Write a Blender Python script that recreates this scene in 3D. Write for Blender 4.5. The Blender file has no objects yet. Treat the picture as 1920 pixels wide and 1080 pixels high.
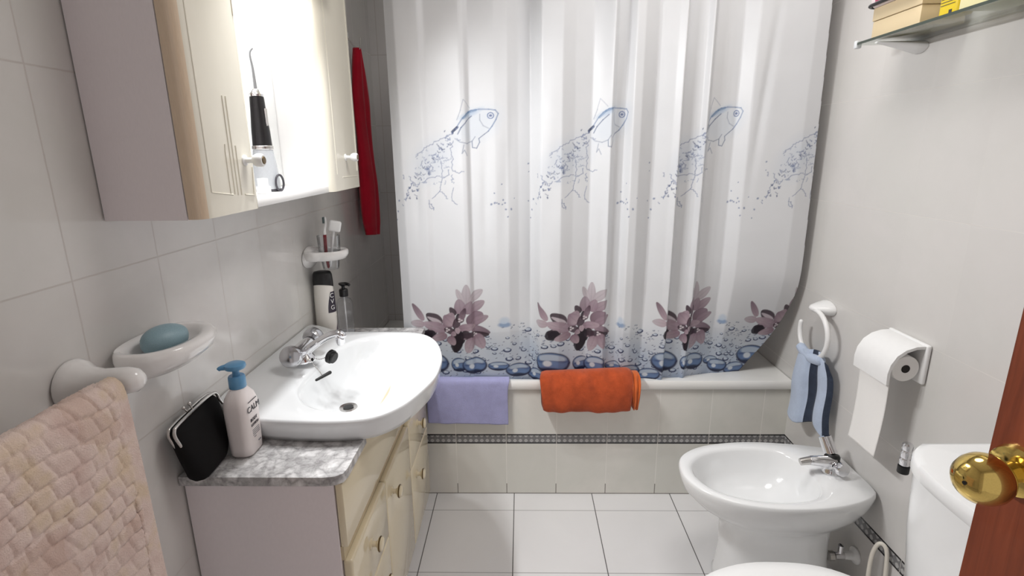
import bpy, bmesh, math, random
import numpy as np
from math import sin, cos, pi, radians, sqrt, hypot
from mathutils import Vector, Matrix

random.seed(4)
rng = np.random.default_rng(7)
S = bpy.context.scene
COL = S.collection

# ------------------------------------------------------------------ camera
W = 1.73                      # room width (left wall x=0, tub front y=0, floor z=0)
f_px = 990.94
fw = Vector((-0.01866245, 0.96824123, -0.24932033))
rt = Vector((0.99981566, 0.01694756, -0.00902327))
up = Vector((0.00451133, 0.24944276, 0.96837904))
cam_d = bpy.data.cameras.new('camera')
cam = bpy.data.objects.new('camera', cam_d)
COL.objects.link(cam)
cam_d.sensor_width = 36.0
cam_d.lens = f_px / 1920 * 36
cam_d.clip_start = 0.02
M = Matrix((rt, up, -fw)).transposed().to_4x4()
M.translation = Vector((0.7005, -1.8855, 1.3541))
cam.matrix_world = M
S.camera = cam

# ------------------------------------------------------------------ world, exposure, lamps
S.view_settings.view_transform = 'Standard'
S.view_settings.look = 'None'
S.view_settings.gamma = 1.0
S.view_settings.use_curve_mapping = False
S.view_settings.exposure = 0.38
wd = bpy.data.worlds.new('hallway_daylight')
S.world = wd
wd.use_nodes = True
wd.node_tree.nodes['Background'].inputs[0].default_value = (1.0, 0.95, 0.94, 1)
wd.node_tree.nodes['Background'].inputs[1].default_value = 0.42

LAMP_POS = [(0.215, -0.79, 1.765), (0.215, -0.66, 1.765), (0.215, -0.53, 1.765)]
LAMP_W = 14.0
for lp in LAMP_POS:
    ld = bpy.data.lights.new('canopy_bulb', 'SPOT')
    ld.shadow_soft_size = 0.022
    ld.energy = LAMP_W
    ld.spot_size = radians(152)
    ld.spot_blend = 1.0
    ld.color = (0.985, 0.99, 1.0)
    lo = bpy.data.objects.new('canopy_bulb', ld)
    lo.location = (lp[0], lp[1], lp[2])
    lo.rotation_euler = (0.0, radians(-46), 0.0)
    COL.objects.link(lo)
ld = bpy.data.lights.new('added_mirror_fill', 'AREA')  # added fill that brightens the mirror recess and its shelf
ld.shape = 'RECTANGLE'
ld.size = 0.035
ld.size_y = 0.40
ld.energy = 0.9
ld.color = (0.985, 0.99, 1.0)
lo = bpy.data.objects.new('added_mirror_fill', ld)
lo.location = (0.075, -0.59, 1.782)
COL.objects.link(lo)
ld = bpy.data.lights.new('ceiling_light', 'AREA')
ld.shape = 'DISK'
ld.size = 0.6
ld.energy = 6.0
ld.color = (1.0, 0.97, 0.95)
lo = bpy.data.objects.new('ceiling_light', ld)
lo.location = (1.18, -0.62, 2.38)
COL.objects.link(lo)

# ------------------------------------------------------------------ materials
def lin(c):
    c = np.asarray(c, float) / 255.0
    return np.where(c <= 0.04045, c / 12.92, ((c + 0.055) / 1.055) ** 2.4)

def L(r, g, b):
    v = lin((r, g, b))
    return (float(v[0]), float(v[1]), float(v[2]), 1.0)

class NT:
    def __init__(s, name):
        s.m = bpy.data.materials.new(name)
        s.m.use_nodes = True
        s.t = s.m.node_tree
        s.b = s.t.nodes['Principled BSDF']
        s.out = s.t.nodes['Material Output']
    def n(s, typ, **k):
        o = s.t.nodes.new(typ)
        for a, v in k.items():
            setattr(o, a, v)
        return o
    def link(s, a, b):
        s.t.links.new(a, b)
    def put(s, sock, v):
        if isinstance(v, bpy.types.NodeSocket):
            s.link(v, sock)
        else:
            sock.default_value = v
    def math(s, op, a, b=0.0, c=0.0):
        o = s.n('ShaderNodeMath', operation=op)
        s.put(o.inputs[0], a); s.put(o.inputs[1], b); s.put(o.inputs[2], c)
        return o.outputs[0]
    def mix(s, fac, a, b, blend='MIX'):
        o = s.n('ShaderNodeMix', data_type='RGBA', blend_type=blend)
        s.put(o.inputs[0], fac); s.put(o.inputs[6], a); s.put(o.inputs[7], b)
        return o.outputs[2]
    def noise(s, scale, detail=3.0, rough=0.5, vec=None, dist=0.0):
        o = s.n('ShaderNodeTexNoise')
        o.inputs['Scale'].default_value = scale
        o.inputs['Detail'].default_value = detail
        o.inputs['Roughness'].default_value = rough
        o.inputs['Distortion'].default_value = dist
        if vec is not None: s.link(vec, o.inputs['Vector'])
        return o.outputs[0]
    def ramp(s, fac, stops):
        o = s.n('ShaderNodeValToRGB')
        e = o.color_ramp.elements
        while len(e) < len(stops): e.new(0.5)
        for i, (p, c) in enumerate(stops):
            e[i].position = p; e[i].color = c
        s.link(fac, o.inputs[0])
        return o.outputs[0]
    def pos(s):
        return s.n('ShaderNodeNewGeometry').outputs['Position']
    def obj(s):
        return s.n('ShaderNodeTexCoord').outputs['Object']
    def bump(s, h, strength=0.3, dist=0.002):
        o = s.n('ShaderNodeBump')
        o.inputs['Strength'].default_value = strength
        o.inputs['Distance'].default_value = dist
        s.link(h, o.inputs['Height'])
        s.link(o.outputs[0], s.b.inputs['Normal'])
    def set(s, **k):
        for a, v in k.items():
            s.put(s.b.inputs[a.replace('_', ' ')], v)
        return s

def simple(name, col, rough=0.4, metal=0.0, noise=0.0, nscale=20, bump=0.0, bscale=200, coat=0.0, spec=0.5, trans=0.0):
    n = NT(name)
    if noise > 0:
        f = n.noise(nscale, 4)
        lo = tuple(c * (1 - noise) for c in col[:3]) + (1,)
        hi = tuple(min(1, c * (1 + noise)) for c in col[:3]) + (1,)
        n.put(n.b.inputs['Base Color'], n.ramp(f, [(0.3, lo), (0.7, hi)]))
    else:
        n.b.inputs['Base Color'].default_value = col
    n.b.inputs['Roughness'].default_value = rough
    n.b.inputs['Metallic'].default_value = metal
    n.b.inputs['Specular IOR Level'].default_value = spec
    n.b.inputs['Coat Weight'].default_value = coat
    if trans: n.b.inputs['Transmission Weight'].default_value = trans
    if bump > 0:
        n.bump(n.noise(bscale, 3), bump, 0.003)
    return n.m

def tile_mat(name, axis, u0, du, vaxis, v0, dv, base, grout, gw=0.0025, rough=0.16, cloud=0.06, listello=None, vmin=None, gmix=0.8, gmixv=None, dirt=False, tint=0.0):
    n = NT(name)
    sx = n.n('ShaderNodeSeparateXYZ'); n.link(n.pos(), sx.inputs[0])
    ax = {'X': 0, 'Y': 1, 'Z': 2}
    u = sx.outputs[ax[axis]]; v = sx.outputs[ax[vaxis]]
    def line(c, c0, d):
        fr = n.math('FRACT', n.math('DIVIDE', n.math('SUBTRACT', c, c0 - 100 * d), d))
        e = n.math('MULTIPLY', n.math('ABSOLUTE', n.math('SUBTRACT', fr, 0.5)), d)
        return n.math('GREATER_THAN', e, d / 2 - gw / 2)
    lu = line(u, u0, du); lv = line(v, v0, dv)
    if vmin is not None:
        lv = n.math('MULTIPLY', lv, n.math('GREATER_THAN', v, vmin))
    cl = n.noise(3.2, 5, 0.6, n.pos(), 0.4)
    b2 = n.ramp(cl, [(0.3, tuple(c * (1 - cloud) for c in base[:3]) + (1,)), (0.7, tuple(c * (1 + cloud) for c in base[:3]) + (1,))])
    if tint > 0:
        c2 = n.noise(2.4, 4, 0.55, n.n('ShaderNodeVectorMath', operation='ADD').outputs[0] if False else n.pos(), 0.8)
        b2 = n.mix(n.ramp(c2, [(0.42, (0, 0, 0, 1)), (0.62, (tint, tint, tint, 1))]), b2, L(198, 201, 192))
    # slight tone change from tile to tile
    iu = n.math('FLOOR', n.math('DIVIDE', n.math('SUBTRACT', u, u0), du))
    iv = n.math('FLOOR', n.math('DIVIDE', n.math('SUBTRACT', v, v0), dv))
    cb = n.n('ShaderNodeCombineXYZ'); n.link(iu, cb.inputs[0]); n.link(iv, cb.inputs[1])
    wn = n.n('ShaderNodeTexWhiteNoise'); n.link(cb.outputs[0], wn.inputs[0])
    tone = n.math('ADD', 0.985, n.math('MULTIPLY', wn.outputs[0], 0.03))
    tc = n.n('ShaderNodeCombineColor')
    for i in range(3): n.link(tone, tc.inputs[i])
    b2 = n.mix(1.0, b2, tc.outputs[0], 'MULTIPLY')
    g = n.math('MAXIMUM', n.math('MULTIPLY', lu, gmix), n.math('MULTIPLY', lv, gmixv if gmixv is not None else gmix))
    colr = n.mix(g, b2, grout)
    if dirt:
        dz = n.math('MULTIPLY', lu, n.math('LESS_THAN', v, 0.047))
        dz = n.math('MAXIMUM', n.math('MULTIPLY', dz, 0.85), n.math('MULTIPLY', n.math('LESS_THAN', v, 0.0035), 0.8))
        colr = n.mix(dz, colr, L(84, 74, 60))
    ro = n.math('ADD', rough, n.math('MULTIPLY', g, 0.4))
    h = n.math('SUBTRACT', 1.0, g)
    if listello:
        a, b = listello
        inb = n.math('MULTIPLY', n.math('GREATER_THAN', v, a), n.math('LESS_THAN', v, b))
        blk = n.math('MAXIMUM', n.math('LESS_THAN', v, a + 0.0058), n.math('GREATER_THAN', v, b - 0.0058))
        d1 = n.math('SINE', n.math('MULTIPLY', n.math('ADD', u, v), 143))
        d2 = n.math('SINE', n.math('MULTIPLY', n.math('SUBTRACT', u, v), 143))
        wv = n.math('GREATER_THAN', n.math('MULTIPLY', d1, d2), 0.22)
        pat = n.mix(wv, L(122, 121, 122), L(178, 177, 176))
        pat = n.mix(blk, pat, L(38, 37, 40))
        pat = n.mix(n.math('MULTIPLY', lu, 0.9), pat, L(190, 186, 180))
        colr = n.mix(inb, colr, pat)
    n.put(n.b.inputs['Base Color'], colr)
    n.put(n.b.inputs['Roughness'], ro)
    n.bump(h, 0.35, 0.001)
    return n.m

TILE = L(212, 209, 206)
M_wl = tile_mat('left_wall_tile', 'Y', -1.0972, 0.2, 'Z', 0.849, 0.316, TILE, L(178, 170, 163), 0.0028, 0.13, 0.06, (0.228, 0.27), 0.27, 0.5, tint=0.28)
M_wr = tile_mat('right_wall_tile', 'Y', -0.06, 0.2, 'Z', 0.867, 0.316, TILE, L(222, 217, 210), 0.0020, 0.2, 0.03, (0.228, 0.27), 0.27, 0.12, 0.32, tint=0.15)
M_wt = tile_mat('tub_apron_tile', 'X', 0.4354, 0.2, 'Z', 0.867, 0.316, L(230, 227, 220), L(238, 235, 229), 0.0030, 0.2, 0.04, (0.228, 0.27), 0.27, 0.8, dirt=True, tint=0.3)
M_wb = tile_mat('alcove_tile', 'X', 0.034, 0.2, 'Z', 0.849, 0.316, TILE, L(176, 168, 160), 0.0028, 0.2, 0.05, (0.228, 0.27), 0.27, 0.7)
M_fl = tile_mat('floor_tile', 'X', 0.3496, 0.316, 'Y', -0.1051, 0.316, L(228, 227, 227), L(84, 81, 79), 0.0034, 0.28, 0.025, None, None, 0.95, 0.5)
M_ceil = simple('ceiling_paint', L(240, 238, 235), 0.8, noise=0.02, nscale=6, bump=0.05)
M_porc = simple('white_porcelain', L(230, 232, 233), 0.1, noise=0.01, nscale=4, coat=0.3)
M_porc2 = simple('sanitary_porcelain', L(238, 239, 239), 0.12, noise=0.01, nscale=4, coat=0.2)
M_cer = simple('white_ceramic_fitting', L(236, 234, 232), 0.14, noise=0.012, nscale=9, coat=0.2)
M_plast = simple('white_plastic', L(238, 238, 237), 0.3, noise=0.01, nscale=9)
M_tubm = simple('tub_enamel', L(236, 235, 231), 0.15, noise=0.012, nscale=5)
M_chrome = simple('chrome', (0.78, 0.78, 0.8, 1), 0.07, 1.0, noise=0.03, nscale=60)
M_steel = simple('brushed_steel', (0.6, 0.58, 0.56, 1), 0.25, 1.0, noise=0.06, nscale=90)
M_brass = simple('polished_brass', (0.72, 0.52, 0.16, 1), 0.1, 1.0, noise=0.05, nscale=40)
M_cream = simple('cream_lacquer', L(226, 213, 183), 0.12, noise=0.012, nscale=5, coat=0.4)
M_cream2 = simple('cream_lacquer_doors', L(226, 221, 206), 0.22, noise=0.012, nscale=5, coat=0.2)
M_creamE = simple('shaded_cream_edge', L(218, 197, 172), 0.3, noise=0.05, nscale=30)  # same cream as the doors, with the near edge's shade put into the colour
M_carc = simple('white_laminate', L(238, 230, 232), 0.45, noise=0.015, nscale=50)
M_white = simple('white_board', L(244, 244, 243), 0.4, noise=0.008, nscale=20)
M_black = simple('black_plastic', L(24, 23, 25), 0.35, noise=0.15, nscale=60)
M_rub = simple('black_rubber', L(18, 18, 19), 0.5, noise=0.15, nscale=90)
M_blkfab = simple('black_fabric', L(20, 19, 20), 0.85, noise=0.2, nscale=120, bump=0.2, bscale=700, spec=0.2)
M_blue = simple('blue_pump_plastic', L(96, 150, 190), 0.32, noise=0.02, nscale=20)
M_lot = simple('milky_bottle_plastic', L(236, 228, 226), 0.3, noise=0.01, nscale=15)
M_shamp = simple('shampoo_bottle_plastic', L(235, 231, 224), 0.25, noise=0.012, nscale=15)
M_ink = simple('dark_ink', L(58, 56, 62), 0.5, noise=0.1, nscale=200)
M_purp = simple('dark_purple_print', L(48, 40, 56), 0.35, noise=0.15, nscale=120)
M_soap = simple('blue_grey_soap', L(136, 164, 174), 0.4, noise=0.1, nscale=40, bump=0.12, bscale=60)
M_mirror = simple('mirror_glass', (0.93, 0.94, 0.94, 1), 0.01, 1.0, noise=0.005, nscale=2)
M_redp = simple('dark_red_plastic', L(120, 24, 34), 0.3, noise=0.05, nscale=30)
M_paper = simple('toilet_paper', L(240, 238, 235), 0.9, noise=0.015, nscale=80, bump=0.1, bscale=500, spec=0.1)
M_dark = simple('dark_cardboard_hole', L(40, 36, 34), 0.9, noise=0.1, nscale=40)
M_beige = simple('beige_card', L(224, 204, 166), 0.6, noise=0.03, nscale=60)
M_yel = simple('yellow_carton', L(236, 206, 40), 0.35, noise=0.04, nscale=40)
M_crm = simple('pale_yellow_carton', L(236, 228, 176), 0.5, noise=0.02, nscale=40)
M_hose = simple('off_white_hose', L(226, 220, 208), 0.4, noise=0.04, nscale=60)

def glass_mat(name, tint, refl=0.12, dens=0.0):
    n = NT(name)
    tr = n.n('ShaderNodeBsdfTransparent'); tr.inputs[0].default_value = tint
    gl = n.n('ShaderNodeBsdfGlossy'); gl.inputs['Roughness'].default_value = 0.04
    lw = n.n('ShaderNodeLayerWeight'); lw.inputs[0].default_value = 0.25
    fac = n.math('ADD', n.math('MULTIPLY', lw.outputs['Fresnel'], 0.55), refl * 0.4)
    mx = n.n('ShaderNodeMixShader')
    n.link(fac, mx.inputs[0]); n.link(tr.outputs[0], mx.inputs[1]); n.link(gl.outputs[0], mx.inputs[2])
    n.link(mx.outputs[0], n.out.inputs[0])
    return n.m
M_glass = glass_mat('clear_glass', (0.975, 0.98, 0.985, 1), 0.05)
M_shelfg = glass_mat('greenish_shelf_glass', (0.91, 0.94, 0.925, 1), 0.2)
M_clearp = glass_mat('clear_bottle_plastic', (0.95, 0.955, 0.97, 1), 0.1)
M_acryl = glass_mat('smoky_acrylic', (0.62, 0.63, 0.66, 1), 0.5)
M_frost = simple('translucent_tank_plastic', L(225, 228, 230), 0.3, noise=0.02, nscale=20)

def terry(name, col, var=0.12, nscale=14, bscale=420, bump=0.55):
    n = NT(name)
    f = n.noise(nscale, 5, 0.65, n.pos())
    c0 = tuple(c * (1 - var) for c in col[:3]) + (1,)
    c1 = tuple(min(1, c * (1 + var)) for c in col[:3]) + (1,)
    n.put(n.b.inputs['Base Color'], n.ramp(f, [(0.3, c0), (0.7, c1)]))
    n.set(Roughness=0.95)
    n.b.inputs['Specular IOR Level'].default_value = 0.1
    n.b.inputs['Sheen Weight'].default_value = 0.25
    n.b.inputs['Sheen Roughness'].default_value = 0.5
    n.bump(n.noise(bscale, 3, 0.6, n.pos()), bump, 0.004)
    return n.m
M_orange = terry('orange_terry', L(178, 78, 42), 0.2, 30)
M_lav = terry('lavender_terry', L(164, 164, 204), 0.1, 16)
M_red = terry('crimson_cotton', L(196, 26, 50), 0.1, 12, 300, 0.25)
M_ltblue = terry('light_blue_terry', L(186, 199, 220), 0.06, 25)
M_navy = terry('navy_terry', L(52, 60, 76), 0.2, 40)

def pink_mat():
    n = NT('pink_beige_terry')
    p = n.pos()
    f = n.noise(16, 3, 0.55, p)
    c = n.ramp(f, [(0.32, L(210, 184, 174)), (0.5, L(224, 203, 193)), (0.66, L(218, 196, 172))])
    f2 = n.noise(7, 2, 0.5, p)
    c = n.mix(n.math('MULTIPLY', n.math('GREATER_THAN', f2, 0.56), 0.35), c, L(196, 164, 146))
    n.put(n.b.inputs['Base Color'], c)
    n.set(Roughness=0.95); n.b.inputs['Specular IOR Level'].default_value = 0.1
    n.b.inputs['Sheen Weight'].default_value = 0.2
    n.bump(n.noise(480, 3, 0.6, p), 0.5, 0.003)
    return n.m
M_pink = pink_mat()

def marble_mat():
    n = NT('grey_white_marble')
    p = n.pos()
    wv = n.n('ShaderNodeMix', data_type='VECTOR')
    nz = n.n('ShaderNodeTexNoise'); nz.inputs['Scale'].default_value = 14; nz.inputs['Detail'].default_value = 4
    n.link(p, nz.inputs['Vector'])
    wv.inputs[0].default_value = 0.06
    n.link(p, wv.inputs[4]); n.link(nz.outputs['Color'], wv.inputs[5])
    vo = n.n('ShaderNodeTexVoronoi', feature='DISTANCE_TO_EDGE'); vo.inputs['Scale'].default_value = 26
    n.link(wv.outputs[1], vo.inputs['Vector'])
    vein = n.ramp(vo.outputs['Distance'], [(0.0, L(150, 148, 148)), (0.10, L(200, 198, 198)), (0.3, L(232, 231, 230))])
    big = n.noise(16, 6, 0.62, p, 1.2)
    c = n.mix(n.ramp(big, [(0.42, (0, 0, 0, 1)), (0.62, (0.85, 0.85, 0.85, 1))]), vein, L(142, 140, 140))
    fine = n.noise(60, 5, 0.7, p, 0.8)
    c = n.mix(0.3, c, n.ramp(fine, [(0.36, L(128, 126, 126)), (0.60, L(240, 240, 240))]))
    n.put(n.b.inputs['Base Color'], c)
    n.set(Roughness=0.12)
    return n.m
M_marble = marble_mat()

def wood_mat():
    n = NT('reddish_brown_door_wood')
    mp = n.n('ShaderNodeMapping'); mp.inputs['Scale'].default_value = (22, 22, 1.1)
    n.link(n.obj(), mp.inputs[0])
    f = n.noise(3.0, 6, 0.65, mp.outputs[0], 0.6)
    n.put(n.b.inputs['Base Color'], n.ramp(f, [(0.25, L(108, 50, 30)), (0.55, L(138, 68, 42)), (0.8, L(158, 84, 54))]))
    n.set(Roughness=0.32)
    n.b.inputs['Coat Weight'].default_value = 0.3
    return n.m
M_wood = wood_mat()

def curtain_mat():
    n = NT('printed_curtain_vinyl')
    at = n.n('ShaderNodeVertexColor'); at.layer_name = 'print'
    f = n.noise(5, 3, 0.5, n.pos())
    tone = n.ramp(f, [(0.3, (0.95, 0.95, 0.95, 1)), (0.7, (1, 1, 1, 1))])
    c = n.mix(1.0, at.outputs[0], tone, 'MULTIPLY')
    n.put(n.b.inputs['Base Color'], c)
    n.set(Roughness=0.36)
    n.b.inputs['Specular IOR Level'].default_value = 0.4
    tl = n.n('ShaderNodeBsdfTranslucent'); n.link(c, tl.inputs[0])
    mx = n.n('ShaderNodeMixShader'); mx.inputs[0].default_value = 0.2
    n.link(n.b.outputs[0], mx.inputs[1]); n.link(tl.outputs[0], mx.inputs[2]); n.link(mx.outputs[0], n.out.inputs[0])
    return n.m
M_curt = curtain_mat()

def lamp_mat(nm='lit_lamp_lens', st=6):
    n = NT(nm)
    n.b.inputs['Emission Color'].default_value = (1, 0.97, 0.94, 1)
    n.b.inputs['Emission Strength'].default_value = st
    return n.m
M_lens = lamp_mat()
M_diff = lamp_mat('lit_ceiling_diffuser', 1.0)

# ------------------------------------------------------------------ mesh helpers
def thing(name, label, cat, loc, group=None):
    o = bpy.data.objects.new(name, None)
    COL.objects.link(o)
    o.location = loc
    o.empty_display_size = 0.05
    o['label'] = label; o['category'] = cat
    if group: o['group'] = group
    return o

def root_loc(p):
    v = Vector((0, 0, 0))
    while p is not None:
        v += p.location
        p = p.parent
    return v

def part(name, bm, mats, parent=None, angle=38, label=None):
    """bm is in world coordinates; becomes one mesh object under parent"""
    bmesh.ops.recalc_face_normals(bm, faces=bm.faces[:])
    me = bpy.data.meshes.new(name)
    if parent is not None:
        bmesh.ops.translate(bm, verts=bm.verts[:], vec=-root_loc(parent))
    bm.to_mesh(me); bm.free()
    for m in (mats if isinstance(mats, (list, tuple)) else [mats]): me.materials.append(m)
    me.shade_smooth()
    me.set_sharp_from_angle(angle=radians(angle))
    o = bpy.data.objects.new(name, me)
    COL.objects.link(o)
    if parent is not None: o.parent = parent
    if label: o['label'] = label
    return o

def solo(name, bm, mats, label, cat, loc=(0, 0, 0), group=None, angle=38):
    """a thing that is one mesh, with its origin at loc"""
    bmesh.ops.translate(bm, verts=bm.verts[:], vec=-Vector(loc))
    o = part(name, bm, mats, None, angle)
    o.location = loc
    o['label'] = label; o['category'] = cat
    if group: o['group'] = group
    return o

def struct(name, bm, m, parent=None):
    o = part(name, bm, m, parent, 30)
    o['kind'] = 'structure'
    return o

def join_bm(a, b):
    me = bpy.data.meshes.new('tmp'); b.to_mesh(me); b.free()
    a.from_mesh(me); bpy.data.meshes.remove(me)
    return a

def box(x0, x1, y0, y1, z0, z1, bev=0.0, seg=2, bm=None):
    b = bmesh.new()
    bmesh.ops.create_cube(b, size=1)
    for v in b.verts:
        v.co = Vector((x0 + (v.co.x + .5) * (x1 - x0), y0 + (v.co.y + .5) * (y1 - y0), z0 + (v.co.z + .5) * (z1 - z0)))
    if bev > 0:
        bmesh.ops.bevel(b, geom=b.edges[:], offset=bev, segments=seg, affect='EDGES', profile=0.5)
    return join_bm(bm, b) if bm is not None else b

def loft(rings, cap0=True, cap1=True, closed=True, bm=None):
    bm = bm or bmesh.new()
    R = [[bm.verts.new(Vector(p)) for p in r] for r in rings]
    n = len(R[0])
    for a, b in zip(R, R[1:]):
        for i in range(n if closed else n - 1):
            j = (i + 1) % n
            try: bm.faces.new((a[i], a[j], b[j], b[i]))
            except ValueError: pass
    if cap0: bm.faces.new(R[0][::-1])
    if cap1: bm.faces.new(R[-1])
    return bm

def frame_of(d):
    d = d.normalized()
    a = Vector((0, 0, 1)) if abs(d.z) < 0.9 else Vector((1, 0, 0))
    u = d.cross(a).normalized(); v = d.cross(u).normalized()
    return u, v

def catmull(pts, k=8, closed=False):
    P = [Vector(p) for p in pts]
    out = []
    n = len(P)
    rngs = range(n if closed else n - 1)
    for i in rngs:
        if closed: p0, p1, p2, p3 = P[i - 1], P[i], P[(i + 1) % n], P[(i + 2) % n]
        else: p0, p1, p2, p3 = P[max(i - 1, 0)], P[i], P[i + 1], P[min(i + 2, n - 1)]
        for j in range(k):
            t = j / k
            out.append(0.5 * ((2 * p1) + (p2 - p0) * t + (2 * p0 - 5 * p1 + 4 * p2 - p3) * t * t + (3 * p1 - p0 - 3 * p2 + p3) * t ** 3))
    if not closed: out.append(P[-1])
    return out

def tube(pts, r, n=14, smooth=0, bm=None, flat=1.0, closed=False, roundcap=False):
    P = [Vector(p) for p in pts]
    rr = list(r) if isinstance(r, (list, tuple)) else [r] * len(P)
    if smooth:
        Q = catmull(P, smooth, closed)
        m = len(Q)
        src = np.linspace(0, len(rr) - 1, len(rr)); dst = np.linspace(0, len(rr) - 1, m)
        rr = list(np.interp(dst, src, rr)); P = Q
    rings = []
    u = None
    N = len(P)
    for i, p in enumerate(P):
        if closed: d = (P[(i + 1) % N] - P[i - 1])
        else: d = (P[min(i + 1, N - 1)] - P[max(i - 1, 0)])
        d.normalize()
        if u is None: u, v = frame_of(d)
        else:
            u = (u - d * u.dot(d)).normalized(); v = d.cross(u).normalized()
        rings.append([p + (u * cos(2 * pi * k / n) + v * sin(2 * pi * k / n) * flat) * rr[i] for k in range(n)])
    if closed:
        rings.append(rings[0])
        bmx = bm or bmesh.new()
        R = [[bmx.verts.new(q) for q in r_] for r_ in rings[:-1]]
        R.append(R[0])
        for a, b in zip(R, R[1:]):
            for k in range(n):
                bmx.faces.new((a[k], a[(k + 1) % n], b[(k + 1) % n], b[k]))
        return bmx
    if roundcap:
        def capr(idx, sgn):
            d = (P[1] - P[0]).normalized() if idx == 0 else (P[-1] - P[-2]).normalized()
            c = P[idx]; base = rings[idx]; out = []
            for a in (30, 60, 85):
                s_ = cos(radians(a)); o = d * (sgn * rr[idx] * sin(radians(a)))
                out.append([c + (q - c) * s_ + o for q in base])
            return out
        a = capr(0, -1); b = capr(-1, 1)
        rings = a[::-1] + rings + b
    return loft(rings, True, True, True, bm)

def lathe(prof, c=(0, 0, 0), axis=(0, 0, 1), n=32, bm=None, sx=1.0, sy=1.0, ref=None):
    """prof: list of (radius, height along axis)"""
    d = Vector(axis).normalized()
    if ref is not None:
        u = (Vector(ref) - d * Vector(ref).dot(d)).normalized(); v = d.cross(u)
    else: u, v = frame_of(d)
    c = Vector(c)
    rings = [[c + d * h + (u * cos(2 * pi * k / n) * sx + v * sin(2 * pi * k / n) * sy) * max(r, 1e-5) for k in range(n)] for r, h in prof]
    return loft(rings, True, True, True, bm)

def ellipsoid(c, r, n=24, m=14, bm=None, rot=None, power=1.0):
    rings = []
    for i in range(1, m):
        a = -pi / 2 + pi * i / m
        rings.append([Vector((cos(2 * pi * k / n) * cos(a) * r[0], sin(2 * pi * k / n) * cos(a) * r[1], math.copysign(abs(sin(a)) ** power, a) * r[2])) for k in range(n)])
    if rot is not None: rings = [[rot @ p for p in q] for q in rings]
    rings = [[p + Vector(c) for p in q] for q in rings]
    return loft(rings, True, True, True, bm)

def grid_bm(P, closed_u=False):
    """P: numpy array (nu, nv, 3)"""
    bm = bmesh.new()
    nu, nv = P.shape[:2]
    V = [[bm.verts.new(P[i, j]) for j in range(nv)] for i in range(nu)]
    for i in range(nu - 1):
        for j in range(nv - 1):
            bm.faces.new((V[i][j], V[i + 1][j], V[i + 1][j + 1], V[i][j + 1]))
    return bm

def prism(poly, axis, a0, a1, bev=0.0, seg=2):
    """poly: 2D points in the two other axes (order x,y,z without axis)"""
    def mk(p, a):
        if axis == 'X': return Vector((a, p[0], p[1]))
        if axis == 'Y': return Vector((p[0], a, p[1]))
        return Vector((p[0], p[1], a))
    b = loft([[mk(p, a0) for p in poly], [mk(p, a1) for p in poly]])
    if bev > 0:
        ed = [e for e in b.edges if len(e.link_faces) == 2 and e.calc_face_angle(0) > radians(40)]
        bmesh.ops.bevel(b, geom=ed, offset=bev, segments=seg, affect='EDGES')
    return b

def polar_outline(pts, c, n=96):
    """closed outline through pts (x,y) resampled by angle around c"""
    Q = catmull([(p[0], p[1], 0) for p in pts], 10, True)
    a = np.array([math.atan2(q.y - c[1], q.x - c[0]) for q in Q]); r = np.array([hypot(q.y - c[1], q.x - c[0]) for q in Q])
    o = np.argsort(a); a = a[o]; r = r[o]
    th = np.linspace(-pi, pi, n, endpoint=False)
    rr = np.interp(th, np.concatenate([a - 2 * pi, a, a + 2 * pi]), np.concatenate([r, r, r]))
    return np.stack([c[0] + rr * np.cos(th), c[1] + rr * np.sin(th)], 1)

def superell(cx, cy, a, b, p, n=64, z=0.0):
    out = []
    for k in range(n):
        t = 2 * pi * k / n
        out.append((cx + a * math.copysign(abs(cos(t)) ** (2 / p), cos(t)), cy + b * math.copysign(abs(sin(t)) ** (2 / p), sin(t)), z))
    return out

def text_bm(s, size, origin, udir, vdir, ext=0.0004):
    cu = bpy.data.curves.new('txt', 'FONT')
    cu.body = s; cu.size = size; cu.extrude = ext; cu.align_x = 'CENTER'; cu.align_y = 'CENTER'
    o = bpy.data.objects.new('txt', cu)
    COL.objects.link(o)
    dg = bpy.context.evaluated_depsgraph_get()
    me = bpy.data.meshes.new_from_object(o.evaluated_get(dg))
    bm = bmesh.new(); bm.from_mesh(me)
    bpy.data.objects.remove(o); bpy.data.curves.remove(cu); bpy.data.meshes.remove(me)
    u = Vector(udir).normalized(); v = Vector(vdir).normalized(); w = u.cross(v)
    for q in bm.verts:
        q.co = Vector(origin) + u * q.co.x + v * q.co.y + w * q.co.z
    return bm

def smoothstep(x): 
    x = np.clip(x, 0, 1); return x * x * (3 - 2 * x)

# ------------------------------------------------------------------ the room
YB = 0.76; YF = -2.02; H = 2.42; T = 0.08
struct('floor', box(-T, W + T, YF - 1.2, YB + T, -0.06, 0.0), M_fl)
struct('ceiling', box(-T, W + T, YF - T, YB + T, H, H + 0.06), M_ceil)
struct('wall_left', box(-T, 0.0, YF - T, YB + T, 0.0, H), M_wl)
struct('wall_right', box(W, W + T, YF - T, YB + T, 0.0, H), M_wr)
struct('wall_back', box(0.0, W, YB, YB + T, 0.0, H), M_wb)
wf = box(0.0, 0.42, YF - T, YF, 0.0, H)
box(1.46, W, YF - T, YF, 0.0, H, bm=wf); box(0.42, 1.46, YF - T, YF, 2.1, H, bm=wf)
struct('wall_front', wf, M_wb)
struct('wall_tub', box(0.0, W, 0.0, 0.015, 0.0, 0.4655), M_wt)

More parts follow.
